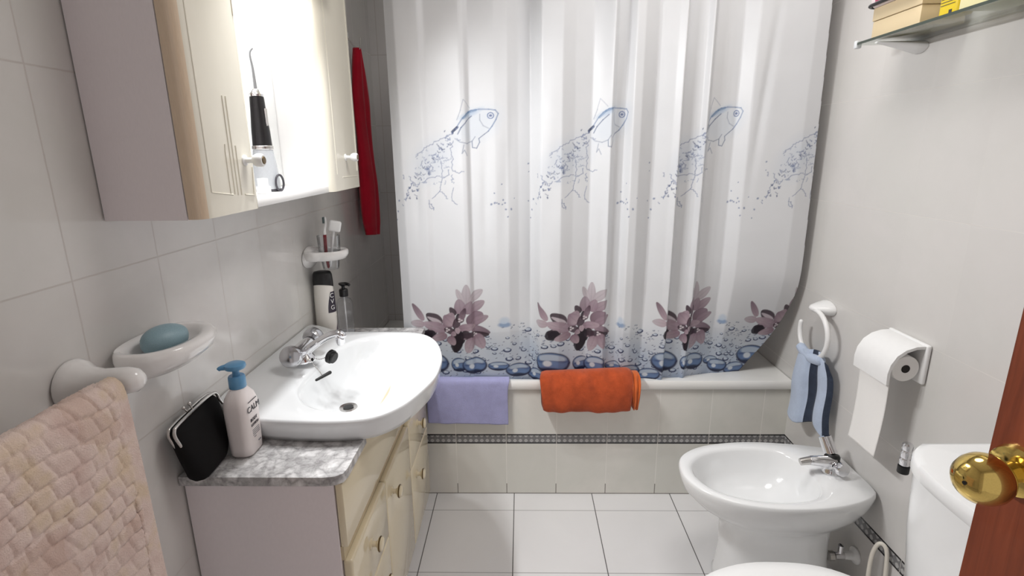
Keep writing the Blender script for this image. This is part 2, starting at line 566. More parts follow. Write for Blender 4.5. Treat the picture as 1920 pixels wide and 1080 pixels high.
# door leaf, opened into the room on the right
E_ = Vector((1.232, -1.338)); Hn = Vector((1.414, -1.972))
dd = (Hn - E_).normalized(); nn = Vector((-dd.y, dd.x))      # nn points away from the camera side
if nn.x < 0: nn = -nn
def dpt(a, t, z): return Vector((E_.x + dd.x * a + nn.x * t, E_.y + dd.y * a + nn.y * t, z))
LW = (Hn - E_).length
bd = loft([[dpt(0, 0, 0.01), dpt(LW, 0, 0.01), dpt(LW, 0.038, 0.01), dpt(0, 0.038, 0.01)],
           [dpt(0, 0, 2.03), dpt(LW, 0, 2.03), dpt(LW, 0.038, 2.03), dpt(0, 0.038, 2.03)]])
bmesh.ops.bevel(bd, geom=bd.edges[:], offset=0.002, segments=2, affect='EDGES')
door = struct('door_1', bd, M_wood)
kz = 1.013; ka = 0.032
kc = dpt(ka, 0, kz); kd = Vector((-nn.x, -nn.y, 0))
part('knob_rose', lathe([(0.028, 0.0), (0.029, 0.003), (0.027, 0.008), (0.02, 0.011), (0.0, 0.0115)], kc, kd, 40), M_brass, door, label='round brass rose plate')
knb = part('door_knob', lathe([(0.012, 0.008), (0.011, 0.026), (0.0125, 0.030), (0.019, 0.034), (0.0255, 0.042), (0.0275, 0.050), (0.0270, 0.058), (0.0245, 0.066), (0.019, 0.073), (0.011, 0.0775), (0.0, 0.079)], kc, kd, 48), M_brass, door, label='shiny round brass door knob')
part('keyhole_pin', lathe([(0.0022, 0.0785), (0.0022, 0.0797), (0.0, 0.0797)], kc, kd, 12), M_black, knb)

# ------------------------------------------------------------------ bathtub
tub = thing('bathtub', 'white enamel bathtub with a thin rim above the tiled front, behind the curtain', 'bathtub', (W / 2, 0.37, 0.47))
N = 96
def rect_ring(x0, x1, y0, y1, z, n=N, r=None):
    out = []
    for k in range(n):
        t = 2 * pi * k / n
        c_, s_ = cos(t), sin(t); m_ = max(abs(c_), abs(s_))
        out.append(((x0 + x1) / 2 + c_ / m_ * (x1 - x0) / 2, (y0 + y1) / 2 + s_ / m_ * (y1 - y0) / 2, z))
    return out
def se(a, b, z, p=2.7, cx=W / 2, cy=0.377): return superell(cx, cy, a, b, p, N, z)
e = 0.003
rings = [rect_ring(e, W - e, -0.010, YB - e, 0.4665), rect_ring(e, W - e, -0.013, YB - e, 0.470), rect_ring(e, W - e, -0.013, YB - e, 0.494), rect_ring(e, W - e, -0.008, YB - e, 0.501),
         se(0.825, 0.372, 0.502), se(0.815, 0.362, 0.498), se(0.80, 0.35, 0.47), se(0.77, 0.325, 0.30), se(0.72, 0.285, 0.16), se(0.64, 0.22, 0.115), se(0.2, 0.08, 0.112)]
part('tub_shell', loft(rings, False, True), M_tubm, tub, 50)
part('drain', lathe([(0.032, 0.1135), (0.03, 0.117), (0.0, 0.116)], (0.35, 0.377, 0.0), (0, 0, 1), 24), M_chrome, tub)

# ------------------------------------------------------------------ shower curtain with its print
def build_curtain():
    keyx = np.array([725, 745, 790, 800, 866, 874, 880, 930, 955, 975, 1000, 1010, 1020, 1060, 1085, 1120, 1148, 1156, 1164, 1185, 1195, 1212, 1240, 1275, 1288, 1294, 1330, 1338, 1348, 1400, 1422, 1470, 1520, 1560], float)
    keyy = np.array([.008, -.010, -.018, -.012, -.024, -.020, -.004, -.010, -.004, .018, .032, .010, -.020, -.026, -.006, .012, -.012, -.020, .002, .006, -.024, -.020, .010, -.012, -.026, .010, -.002, -.020, .008, .014, -.012, -.018, -.026, -.018])
    X0, X1 = 0.255, 1.706
    kx = 0.7 + (keyx - 985) * 0.001985
    kx = X0 + (kx - kx[0]) * (X1 - X0) / (kx[-1] - kx[0])
    xs = np.linspace(X0, X1, 6000)
    yy = np.interp(xs, kx, keyy)
    ker = np.hanning(61); ker /= ker.sum()
    yy = np.convolve(np.pad(yy, 30, mode='edge'), ker, 'valid') * 1.25
    s = np.concatenate([[0], np.cumsum(np.hypot(np.diff(xs), np.diff(yy)))])
    # print coordinate: one picture repeat is 0.48, anchored on the four flowers
    ax = [0.255, 0.462, 0.926, 1.325, 1.694, 1.706]
    sa = np.interp(ax[1:5], xs, s)
    U_of_s = np.interp(s, np.concatenate([[0], sa, [s[-1]]]), [-0.215, 0, 0.48, 0.96, 1.40, 1.42])
    nu = 960
    ss = np.linspace(0, s[-1], nu)
    x = np.interp(ss, s, xs); y = np.interp(ss, s, yy); U = np.interp(ss, s, U_of_s)
    z = np.concatenate([np.arange(0.475, 0.90, 0.002), np.linspace(0.90, 1.10, 14)[1:-1], np.arange(1.10, 1.56, 0.002), np.linspace(1.56, 2.0, 28)[1:]])
    nz = len(z)
    Xg = np.repeat(x[None, :], nz, 0); Yg = np.repeat(y[None, :], nz, 0); Zg = np.repeat(z[:, None], nu, 1); Ug = np.repeat(U[None, :], nz, 0)
    # fold depth changes with height, soft crumples, sway
    amp = np.interp(z, [0.47, 0.55, 0.9, 1.4, 2.0], [0.42, 0.6, 0.95, 1.0, 1.1])[:, None]
    Yg = Yg * amp
    for k in range(26):
        cx = rng.uniform(0.3, 1.68); cz = rng.uniform(0.75, 1.95); wx = rng.uniform(0.012, 0.035); wz = rng.uniform(0.08, 0.3); a = rng.uniform(-0.008, 0.008)
        sl = rng.uniform(-0.08, 0.08)
        Yg += a * np.exp(-((Xg - cx - sl * (Zg - cz)) / wx) ** 2 - ((Zg - cz) / wz) ** 2)
    ybase = np.interp(z, [0.47, 0.52, 0.7, 1.1, 2.0], [0.020, 0.012, -0.004, -0.008, -0.012])[:, None]
    Yg += ybase
    # lower right corner is drawn back into the tub
    pull = smoothstep((Xg - 1.22) / 0.4) * smoothstep((0.95 - Zg) / 0.4)
    Yg += pull * 0.085
    xe = np.interp(z, [0.47, 0.50, 0.60, 0.66, 0.74, 0.80, 0.88, 1.0, 1.3, 1.8, 2.0], [1.535, 1.560, 1.622, 1.650, 1.676, 1.690, 1.699, 1.698, 1.692, 1.680, 1.674])[:, None]
    over = np.clip(Xg - xe, 0, None)
    Xg = np.where(over > 0, xe - over * 0.55, Xg)
    Yg += np.minimum(over * 0.9, 0.06) + np.where(over > 0, 0.006, 0)
    # ---------------- the printed picture
    C = np.empty((nz, nu, 3)); C[:] = lin((236, 237, 239))
    def zf(py): return np.interp(py, [0, 220, 370, 540, 600, 718, 760], [1.86, 1.465, 1.197, 0.862, 0.738, 0.48, 0.40])
    def win(u0, u1, z0, z1):
        i0, i1 = np.searchsorted(z, z0), np.searchsorted(z, z1)
        j0, j1 = np.searchsorted(U, u0), np.searchsorted(U, u1)
        return slice(i0, i1), slice(j0, j1)
    def blend(sl, a, col):
        a = a[..., None]
        C[sl] = C[sl] * (1 - a) + lin(col) * a
    def blob(u, zz, ru, rz, col, ang=0.0, a=1.0, soft=0.15):
        r = max(ru, rz) * 1.3
        sl = win(u - r, u + r, zz - r, zz + r)
        du = Ug[sl] - u; dz = Zg[sl] - zz
        p = du * cos(ang) + dz * sin(ang); q = -du * sin(ang) + dz * cos(ang)
        d = np.sqrt((p / ru) ** 2 + (q / rz) ** 2)
        blend(sl, a * np.clip((1 + soft - d) / (2 * soft), 0, 1), col)
    def leaf(b, t, w, c0, c1=None, a=1.0):
        """petal from b to t (u,z), half width w, colour c0 at the base to c1 at the tip"""
        c1 = c1 if c1 is not None else c0
        L_ = hypot(t[0] - b[0], t[1] - b[1]); du, dz = (t[0] - b[0]) / L_, (t[1] - b[1]) / L_
        m = L_ + w
        sl = win(min(b[0], t[0]) - w * 1.2, max(b[0], t[0]) + w * 1.2, min(b[1], t[1]) - w * 1.2, max(b[1], t[1]) + w * 1.2)
        U_ = Ug[sl] - b[0]; Z_ = Zg[sl] - b[1]
        p = (U_ * du + Z_ * dz) / L_; q = np.abs(-U_ * dz + Z_ * du)
        pc = np.clip(p, 0, 1)
        half = w * np.sqrt(np.clip(np.sin(pi * pc ** 0.85), 0, 1)) * (1.05 - 0.2 * pc)
        al = np.clip((half - q) / 0.0026 + 0.5, 0, 1) * ((p > 0) & (p < 1)) * a
        vein = 0.88 + 0.12 * np.clip(q / 0.004, 0, 1)
        edge = 1.0 - 0.16 * np.clip(q / np.maximum(half, 1e-4), 0, 1) ** 3
        cc = (lin(c0) * (1 - pc[..., None]) + lin(c1) * pc[..., None]) * (vein * edge)[..., None]
        C[sl] = C[sl] * (1 - al[..., None]) + cc * al[..., None]
    def stroke(pts, w, col, a=1.0):
        for (u0, z0), (u1, z1) in zip(pts, pts[1:]):
            sl = win(min(u0, u1) - w * 2 - .004, max(u0, u1) + w * 2 + .004, min(z0, z1) - w * 2 - .004, max(z0, z1) + w * 2 + .004)
            U_ = Ug[sl] - u0; Z_ = Zg[sl] - z0
            vx, vz = u1 - u0, z1 - z0; l2 = vx * vx + vz * vz + 1e-12
            t = np.clip((U_ * vx + Z_ * vz) / l2, 0, 1)
            d = np.hypot(U_ - t * vx, Z_ - t * vz)
            blend(sl, a * np.clip((w - d) / 0.0016 + 0.5, 0, 1), col)
    def drop(u, zz, r, ang, a=1.0, asp=0.62, dark=(44, 54, 96)):
        blob(u, zz, r, r * asp, (196, 208, 224), ang, 0.7 * a, 0.2)
        n_ = 9
        cr = [(u + r * cos(t), zz + r * asp * sin(t)) for t in np.linspace(pi * 0.95 + ang, pi * 2.05 + ang, n_)]
        stroke(cr, r * 0.2, dark, 0.9 * a)
        cr = [(u + r * 0.9 * cos(t), zz + r * asp * sin(t)) for t in np.linspace(0.1 + ang, pi * 0.6 + ang, 5)]
        stroke(cr, r * 0.11, (90, 104, 140), 0.7 * a)
        blob(u - r * 0.25, zz + r * 0.18, r * 0.25, r * 0.14, (246, 248, 250), 0, a, 0.3)
    def stone(u, zz, ru, rz, ang=0.0, pale=False):
        blob(u, zz, ru * 1.06, rz * 1.08, (34, 40, 74), ang, 0.95, 0.05)
        blob(u - ru * .02, zz + rz * 0.10, ru * 0.95, rz * 0.88, (104, 128, 168), ang, 1, 0.06)
        blob(u, zz + rz * 0.42, ru * 0.78, rz * 0.44, (192, 205, 220), ang, 0.95, 0.14)
        blob(u, zz + rz * 0.10, ru * 0.86, rz * 0.16, (52, 66, 116), ang + 0.08, 0.8, 0.3)
        blob(u + ru * .05, zz - rz * 0.22, ru * 0.72, rz * 0.42, (112, 138, 180), ang, 0.9, 0.25)
        blob(u - ru * 0.28, zz - rz * 0.05, ru * 0.24, rz * 0.3, (228, 234, 240), ang, 0.9, 0.2)
        blob(u, zz - rz * 0.72, ru * 0.62, rz * 0.22, (28, 32, 58), ang, 0.85, 0.35)
    # wet bluish ground that fades in towards the hem
    g = smoothstep((0.775 - Zg) / 0.20)
    wob = 0.5 + 0.5 * np.sin(Ug * 13.1 + 1.0) * np.sin(Ug * 29.0 + Zg * 25)
    a = g * (0.42 + 0.34 * wob) 
    C[:] = C * (1 - a[..., None]) + lin((176, 194, 216)) * a[..., None]
    a = smoothstep((0.565 - Zg) / 0.09) * (0.35 + 0.5 * wob)
    C[:] = C * (1 - a[..., None]) + lin((112, 134, 172)) * a[..., None]
    a = smoothstep((0.51 - Zg) / 0.03) * 0.5
    C[:] = C * (1 - a[..., None]) + lin((44, 52, 84)) * a[..., None]
    for k in range(-1, 4):
        uo = 0.48 * k if k < 3 else 1.40
        r2 = random.Random(11)
        def P(X, Y):      # picture detail coordinates, 5.4 per pixel of the picture
            px = 980 + X / 5.4; py = 520 + Y / 5.4
            return (uo + (px - 1085) * 0.00203, float(zf(py)))
        w = 0.00203 / 5.4
        # fine texture of small droplets
        for i in range(300):
            u = uo + r2.uniform(-0.24, 0.24); zz = r2.uniform(0.49, 0.69) if i % 4 else r2.uniform(0.64, 0.73)
            r = r2.uniform(0.0022, 0.0048)
            blob(u, zz, r, r * .6, (74, 86, 128) if i % 2 else (92, 100, 124), r2.uniform(-.5, .5), 0.75, 0.35)
            blob(u - r * .5, zz + r * .5, r * .7, r * .4, (226, 232, 240), 0, 0.8, 0.4)
        placed = []
        for i in range(260):
            u = uo + r2.uniform(-0.24, 0.24); zz = r2.uniform(0.52, 0.70); r = r2.uniform(0.006, 0.0135)
            if any(hypot(u - q[0], (zz - q[1]) * 1.4) < (r + q[2]) * 1.12 for q in placed): continue
            placed.append((u, zz, r))
            drop(u, zz, r, r2.uniform(-0.35, 0.35), 0.95)
            if len(placed) > 46: break
        # blue caps above the water line
        for dx in (82,):
            cu = uo + dx * 0.00203
            blob(cu, zf(604) + .012, 0.018, 0.018, (200, 214, 230), 0, 0.7, 0.3)
            blob(cu, zf(604), 0.022, 0.010, (134, 160, 196), 0, 0.8, 0.25)
            blob(cu - .002, zf(600), 0.012, 0.005, (210, 222, 236), 0, 0.8, 0.3)
        # big wet stones
        st = [((280, 862), 160, 92, -0.12), ((560, 880), 70, 62, 0.2), ((718, 892), 112, 74, -0.05), ((950, 905), 90, 40, 0.0), ((1130, 980), 70, 34, 0.1), ((90, 1000), 110, 56, 0.1), ((-130, 960), 120, 60, -.1)]
        for (c_, rx, ry, an) in st:
            cu, cz = P(*c_); stone(cu, cz + 0.012, rx * w * 1.06, ry * w * 1.2, an)
        pale, lt, md, dk, bk = (206, 196, 201), (196, 175, 184), (158, 134, 147), (84, 64, 76), (40, 31, 42)
        F = [((650, 240), (655, 30), 46, (190, 178, 185), pale), ((620, 210), (565, 80), 30, pale, pale), ((680, 210), (818, 95), 46, (198, 187, 193), pale),
             ((690, 310), (832, 208), 48, md, (186, 168, 176)), ((600, 340), (585, 180), 60, md, (178, 160, 170)), ((650, 330), (700, 205), 52, md, (172, 152, 162)),
             ((225, 400), (118, 228), 34, (186, 162, 172), (128, 104, 116)), ((230, 440), (90, 425), 42, (190, 168, 177), pale),
             ((405, 440), (255, 330), 62, dk, (70, 54, 64)), ((405, 432), (262, 360), 22, (220, 208, 214), (214, 202, 208)),
             ((300, 520), (215, 580), 60, bk, bk), ((350, 500), (230, 540), 50, dk, bk),
             ((450, 500), (215, 425), 58, md, lt), ((545, 345), (495, 265), 34, (66, 50, 60), dk),
             ((450, 470), (520, 320), 66, (150, 124, 138), (182, 160, 170)), ((520, 440), (430, 350), 60, lt, md),
             ((660, 440), (815, 330), 80, (120, 94, 108), md), ((700, 440), (865, 360), 42, md, (176, 156, 166)),
             ((690, 480), (880, 530), 46, md, (120, 98, 110)), ((580, 640), (535, 475), 70, bk, bk), ((560, 560), (528, 725), 62, bk, bk), ((600, 560), (870, 545), 46, dk, (60, 44, 54)),
             ((740, 540), (815, 690), 62, md, (190, 168, 178)), ((700, 570), (645, 725), 56, (170, 146, 158), (196, 178, 187)), ((640, 520), (605, 590), 34, lt, md),
             ((520, 420), (590, 440), 60, dk, dk), ((600, 420), (570, 330), 40, dk, bk),
             ((570, 480), (745, 455), 44, (150, 122, 136), lt), ((560, 470), (565, 530), 28, lt, lt), ((590, 400), (640, 270), 30, md, dk),
             ((470, 530), (500, 470), 62, dk, dk), ((455, 545), (290, 590), 46, (150, 120, 134), lt), ((470, 560), (530, 645), 46, (140, 110, 126), lt), ((500, 520), (545, 545), 30, md, lt)]
        F.insert(-6, ((585, 500), (532, 720), 54, bk, bk)); F.insert(-6, ((600, 520), (690, 560), 44, bk, dk)); F.insert(-6, ((330, 510), (240, 575), 46, bk, bk))
        for b_, t_, ww, c0, c1 in F:
            leaf(P(*b_), P(*t_), ww * w, c0, c1, 0.95)
        for c_ in ((590, 395), (462, 492), (735, 540)):
            for da in (0, 2.1, 4.2):
                cu, cz = P(c_[0] + 14 * cos(da), c_[1] + 14 * sin(da)); blob(cu, cz, 0.0042, 0.0034, (232, 222, 226), 0, 0.95, 0.4)
        # fish made of splashing water
        def Q(X, Y):      # 4.154 per pixel of the picture
            px = 980 + X / 4.154; py = 160 + Y / 4.154
            return (uo + (px - 1100) * 0.00203 + 0.018, float(zf(py)))
        body = [Q(*p) for p in ((470, 360), (540, 250), (600, 195), (760, 185), (780, 215), (740, 300), (640, 420), (570, 440), (520, 430))]
        cu, cz = Q(640, 300); blob(cu, cz, 0.08, 0.05, (216, 224, 234), 0.55, 0.5, 0.4)
        cu, cz = Q(600, 215); blob(cu, cz, 0.036, 0.008, (168, 190, 216), 0.4, 0.6, 0.6)
        bl = (134, 152, 184); gy = (172, 178, 192)
        stroke([Q(*p) for p in ((470, 365), (500, 320), (540, 250), (570, 215), (610, 190), (660, 182), (720, 183), (762, 190), (780, 215), (765, 260), (740, 310), (715, 348))], 0.0019, bl, 0.8)
        stroke([Q(*p) for p in ((476, 348), (505, 318))], 0.0042, (56, 66, 96), 0.9)
        stroke([Q(*p) for p in ((545, 250), (590, 205), (640, 188))], 0.0035, (110, 140, 176), 0.6)
        stroke([Q(*p) for p in ((508, 368), (530, 320), (570, 270), (612, 232))], 0.0018, (84, 102, 140), 0.7)
        stroke([Q(*p) for p in ((665, 218), (664, 262), (685, 305), (718, 325))], 0.0014, gy, 0.8)
        stroke([Q(*p) for p in ((490, 402), (520, 428), (570, 440), (612, 422), (632, 388))], 0.0016, gy, 0.9)
        stroke([Q(*p) for p in ((545, 450), (532, 515), (548, 490), (566, 532))], 0.0014, gy, 0.9)
        stroke([Q(*p) for p in ((612, 422), (614, 470), (640, 476), (660, 430), (655, 402), (690, 370), (718, 346))], 0.0015, (140, 150, 172), 0.9)
        stroke([Q(*p) for p in ((528, 192), (548, 112), (575, 140), (602, 172))], 0.0012, (186, 190, 202), 0.8)
        stroke([Q(*p) for p in ((505, 262), (515, 235), (530, 190))], 0.0014, gy, 0.7)
        eu, ez = Q(732, 230); stroke([(eu + .0095 * cos(t), ez + .0095 * sin(t)) for t in np.linspace(0, 2 * pi, 14)], 0.0013, (96, 118, 166), 0.9); blob(eu, ez, 0.005, 0.004, (96, 112, 156), 0, 0.9, 0.4)
        # splash trailing behind the fish
        cu, cz = Q(330, 560); blob(cu, cz, 0.085, 0.055, (214, 221, 231), 0.7, 0.55, 0.5)
        lines = [((470, 365), (425, 395), (372, 408), (325, 450), (282, 462), (245, 500), (205, 540)), ((255, 575), (238, 608)), ((482, 420), (462, 480), (470, 560), (462, 640), (500, 668), (540, 655)),
                 ((335, 552), (375, 556), (410, 550)), ((300, 600), (330, 620), (310, 660)), ((380, 575), (398, 650), (385, 735), (372, 810), (310, 868)), ((372, 815), (405, 840), (425, 870)), ((285, 880), (290, 940), (318, 945), (310, 915), (290, 905)),
                 ((100, 680), (115, 710)), ((150, 690), (172, 735), (150, 780), (132, 830), (118, 885)), ((245, 738), (300, 705), (375, 690)), ((462, 680), (460, 740)), ((462, 780), (458, 880), (490, 912)), ((400, 700), (435, 682), (440, 640)), ((195, 655), (212, 690))]
        for ln in lines:
            pp = []
            for p0, p1 in zip(ln, ln[1:]):
                for t in (0, .25, .5, .75): pp.append(Q(p0[0] + (p1[0] - p0[0]) * t + r2.uniform(-7, 7), p0[1] + (p1[1] - p0[1]) * t + r2.uniform(-7, 7)))
            pp.append(Q(*ln[-1])); stroke(pp, 0.0013, (152, 160, 184), 0.75)
        for i in range(70):
            t = r2.random(); X = 470 - 360 * t + r2.gauss(0, 20); Y = 380 + 500 * t ** 1.1 + r2.gauss(0, 30)
            dx, dy = r2.uniform(-22, 22), r2.uniform(-16, 16)
            stroke([Q(X, Y), Q(X + dx * .5 + r2.uniform(-8, 8), Y + dy * .5 + 8), Q(X + dx, Y + dy)], r2.uniform(.0011, .0022), (130, 142, 174) if i % 3 else (84, 96, 132), 0.62)
        for i in range(45):
            X = r2.uniform(200, 470); Y = r2.uniform(480, 760)
            dx, dy = r2.uniform(-26, 26), r2.uniform(-20, 20)
            stroke([Q(X, Y), Q(X + dx, Y + dy * .3), Q(X + dx * .6, Y + dy)], .0011, (166, 175, 195), 0.7)
        for X, Y in ((725, 915), (745, 905), (770, 912), (795, 918), (815, 908), (800, 885), (760, 905), (795, 760), (890, 875), (860, 955), (835, 1010), (55, 885), (38, 965), (820, 955), (20, 1028), (985, 600), (990, 665), (990, 900), (745, 830)):
            cu, cz = Q(X + r2.uniform(-5, 5), Y); r = r2.uniform(.002, .0042); blob(cu, cz, r, r * .8, (128, 140, 170), r2.uniform(0, 3), 0.85, 0.4)
    me = bpy.data.meshes.new('shower_curtain')
    V = np.stack([Xg, Yg, Zg], -1).reshape(-1, 3).astype(np.float32)
    i, j = np.meshgrid(np.arange(nz - 1), np.arange(nu - 1), indexing='ij')
    a_ = i * nu + j
    Fq = np.stack([a_, a_ + 1, a_ + nu + 1, a_ + nu], -1).reshape(-1, 4).astype(np.int32)
    loc = np.array([0.98, 0.0, 0.5], np.float32)
    me.vertices.add(len(V)); me.vertices.foreach_set('co', (V - loc).ravel())
    me.loops.add(Fq.size); me.loops.foreach_set('vertex_index', Fq.ravel())
    me.polygons.add(len(Fq)); me.polygons.foreach_set('loop_start', np.arange(0, Fq.size, 4, dtype=np.int32))
    me.update(calc_edges=True); me.validate()
    at = me.color_attributes.new('print', 'FLOAT_COLOR', 'POINT')
    at.data.foreach_set('color', np.concatenate([C.reshape(-1, 3), np.ones((len(V), 1))], 1).astype(np.float32).ravel())
    me.shade_smooth()
    me.materials.append(M_curt)
    o = bpy.data.objects.new('shower_curtain', me)
    o.location = loc
    COL.objects.link(o)
    o['label'] = 'white shower curtain printed with water fish, mauve flowers and wet stones, hanging at the tub'
    o['category'] = 'curtain'
build_curtain()
rod = solo('curtain_rod', tube([(0.001, -0.012, 2.02), (W - 0.001, -0.012, 2.02)], 0.0125, 20), M_chrome, 'round metal rod the shower curtain hangs from', 'rod', (W / 2, -0.012, 2.02))

# ------------------------------------------------------------------ vanity, worktop, basin
VY0, VY1 = -0.945, -0.065
van = thing('vanity_cabinet', 'cream lacquered vanity cabinet with round knobs under the wash basin', 'cabinet', (0.16, (VY0 + VY1) / 2, 0.0))
part('side_panel', box(0.004, 0.313, VY0, VY0 + 0.016, 0.0, 0.699, 0.001, 1), M_carc, van, label='plain greyish white side panel')
part('side_panel', box(0.004, 0.313, VY1 - 0.016, VY1, 0.0, 0.699, 0.001, 1), M_carc, van, label='plain white side panel')
part('bottom_panel', box(0.004, 0.313, VY0 + 0.017, VY1 - 0.017, 0.05, 0.066), M_carc, van)
part('plinth', box(0.26, 0.275, VY0 + 0.017, VY1 - 0.017, 0.0, 0.05), M_cream, van)
XF = 0.315
part('top_fascia', box(XF, 0.331, VY0, VY1, 0.546, 0.699, 0.003), M_cream, van)
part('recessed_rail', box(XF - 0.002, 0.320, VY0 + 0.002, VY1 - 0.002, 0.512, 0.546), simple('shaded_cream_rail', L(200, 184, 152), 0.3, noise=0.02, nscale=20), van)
def vknob(y, z, parent, x=0.335):
    k = part('knob', lathe([(0.0135, 0.0), (0.0135, 0.003), (0.0075, 0.005), (0.0065, 0.013), (0.009, 0.016), (0.0155, 0.019), (0.017, 0.022)], (x, y, z), (1, 0, 0), 28), M_cream, parent)
    part('knob_ring', lathe([(0.0174, 0.0212), (0.0184, 0.0222), (0.0184, 0.0240), (0.0174, 0.0250)], (x, y, z), (1, 0, 0), 28), M_dkbrass, k, label='dark bronze ring on the knob')
    part('knob_cap', lathe([(0.0168, 0.0252), (0.016, 0.0285), (0.012, 0.031), (0.0, 0.032)], (x, y, z), (1, 0, 0), 28), M_cream, k)
M_dkbrass = simple('dark_bronze', (0.16, 0.11, 0.05, 1), 0.3, 0.8, noise=0.1, nscale=50)
g = 0.0016
cols = [(VY0, -0.66), (-0.366, VY1)]
kpos = [(-0.815, (0.445, 0.285)), (-0.235, (0.448, 0.285))]
for (y0, y1), (ky, kzs) in zip(cols, kpos):
    for (z0, z1), kz_ in zip(((0.345, 0.511), (0.06, 0.343)), kzs):
        d = part('drawer', box(XF, 0.336, y0 + g, y1 - g, z0, z1, 0.006, 3), M_cream, van)
        vknob(ky + (0.055 if z0 < .3 else 0) * (1 if ky < -.5 else -1), kz_, d)
d = part('door', box(XF, 0.336, -0.66 + g, -0.366 - g, 0.06, 0.511, 0.006, 3), M_cream, van)
vknob(-0.608, 0.443, d)

poly = [(0.003, -0.957), (0.30, -0.957), (0.322, -0.953), (0.334, -0.943), (0.338, -0.924), (0.338, -0.792), (0.065, -0.792), (0.065, -0.285), (0.338, -0.285), (0.338, -0.02), (0.003, -0.02)]
mb = prism(poly, 'Z', 0.7025, 0.7225, 0.004, 3)
solo('marble_worktop', mb, M_marble, 'grey and white marble worktop lying on the cream vanity around the basin', 'worktop', (0.16, -0.5, 0.7005), angle=50)

bas = thing('wash_basin', 'white porcelain wash basin set into the marble topped vanity', 'basin', (0.24, -0.54, 0.724))
BC = (0.27, -0.54)
ctrl = [(0.003, -0.78), (0.003, -0.70), (0.003, -0.60), (0.003, -0.50), (0.003, -0.40), (0.003, -0.32), (0.004, -0.262), (0.03, -0.250), (0.12, -0.243), (0.25, -0.241), (0.345, -0.249), (0.40, -0.283), (0.44, -0.350), (0.468, -0.45), (0.475, -0.535), (0.470, -0.62), (0.434, -0.740), (0.393, -0.803), (0.345, -0.832), (0.25, -0.842), (0.12, -0.832), (0.03, -0.81)]
bowl = [(0.128, -0.60), (0.142, -0.685), (0.19, -0.755), (0.27, -0.792), (0.345, -0.785), (0.40, -0.735), (0.440, -0.64), (0.456, -0.53), (0.446, -0.44), (0.418, -0.36), (0.37, -0.298), (0.30, -0.274), (0.22, -0.278), (0.165, -0.325), (0.138, -0.40), (0.128, -0.50)]
O = polar_outline(ctrl, BC, 128); B = polar_outline(bowl, BC, 128)
Cc = np.array(BC)
def rimz(P_): return 0.785 + 0.030 * smoothstep((0.12 - P_[:, 0]) / 0.12)
def ring(P_, z_): return [(p[0], p[1], zz) for p, zz in zip(P_, np.broadcast_to(z_, (len(P_),)))]
def sc(P_, sx_, sy_, c=None, base=Cc):
    c = Cc if c is None else np.array(c)
    q = c + (P_ - base) * np.array([sx_, sy_]); q[:, 0] = np.maximum(q[:, 0], 0.003); return q
rz = rimz(O)
inner_o = []
for z_, sx_, sy_, cx_ in ((0.768, .955, .955, .268), (0.745, .86, .90, .258), (0.720, .70, .80, .240), (0.697, .52, .66, .222), (0.680, .38, .50, .215), (0.668, .24, .30, .213), (0.662, .09, .075, .212)):
    inner_o.append((z_, sx_, sy_, cx_))
rb = []
rb.append(ring(sc(B, .14, .12, (.212, -.54)), 0.648))
rb.append(ring(sc(B, .46, .58, (.215, -.54)), 0.672))
rb.append(ring(sc(B, .60, .78, (.226, -.54)), 0.708))
rb.append(ring(sc(O, .86, .885), 0.7235))
rb.append(ring(sc(O, .93, .935), 0.7245))
rb.append(ring(sc(O, .965, .965), 0.740))
rb.append(ring(sc(O, .992, .992), rz - 0.018))
rb.append(ring(sc(O, 1, 1), rz - 0.008))
rb.append(ring(sc(O, .995, .995), rz - 0.002))
rb.append(ring(sc(O, .985, .985), rz))
mid = O * 0.45 + B * 0.55
rb.append(ring(mid, rimz(mid) - 0.001))
rb.append(ring(sc(B, 1.03, 1.03), rimz(sc(B, 1.03, 1.03)) - 0.003))
rb.append(ring(sc(B, 1.0, 1.0), 0.781))
for z_, sx_, sy_, cx_ in inner_o: rb.append(ring(sc(B, sx_, sy_, (cx_, -.54)), z_))
part('basin_body', loft(rb), M_porc, bas, 60)
part('drain', lathe([(0.026, 0.6625), (0.024, 0.666), (0.016, 0.664), (0.0, 0.663)], (0.212, -0.54, 0.0), (0, 0, 1), 28), M_steel, bas, label='metal drain ring')
part('drain_hole', lathe([(0.014, 0.6662), (0.0, 0.6664)], (0.212, -0.54, 0.0), (0, 0, 1), 20), M_black, bas)

# tap
fx, fy, fz = 0.09, -0.525, 0.806
tap = thing('basin_tap', 'chrome two handle tap with ball knobs on the wash basin', 'tap', (fx, fy, fz))
part('tap_base', lathe([(0.036, 0.0), (0.036, 0.006), (0.033, 0.012), (0.026, 0.022), (0.0, 0.026)], (fx, fy, fz - 0.006), (0, 0, 1), 32, sx=1.0, sy=1.0), M_chrome, tap)
part('tap_body', tube([(fx + 0.003, fy - 0.05, fz + 0.026), (fx, fy - 0.02, fz + 0.022), (fx, fy + 0.02, fz + 0.022), (fx + 0.003, fy + 0.05, fz + 0.026)], [0.019, 0.021, 0.021, 0.019], 20, 4), M_chrome, tap)
part('spout', tube([(fx + 0.012, fy, fz + 0.016), (fx + 0.035, fy, fz + 0.036), (fx + 0.075, fy, fz + 0.062), (fx + 0.105, fy, fz + 0.072), (fx + 0.117, fy, fz + 0.068)], [0.017, 0.0145, 0.0125, 0.0125, 0.0125], 20, 6, flat=0.8, roundcap=True), M_chrome, tap)
part('aerator', lathe([(0.0105, -0.006), (0.0115, 0.0), (0.0115, 0.022), (0.0095, 0.028), (0.0, 0.0275)], (fx + 0.110, fy, fz + 0.068), (0.12, 0, -1), 24), M_chrome, tap)
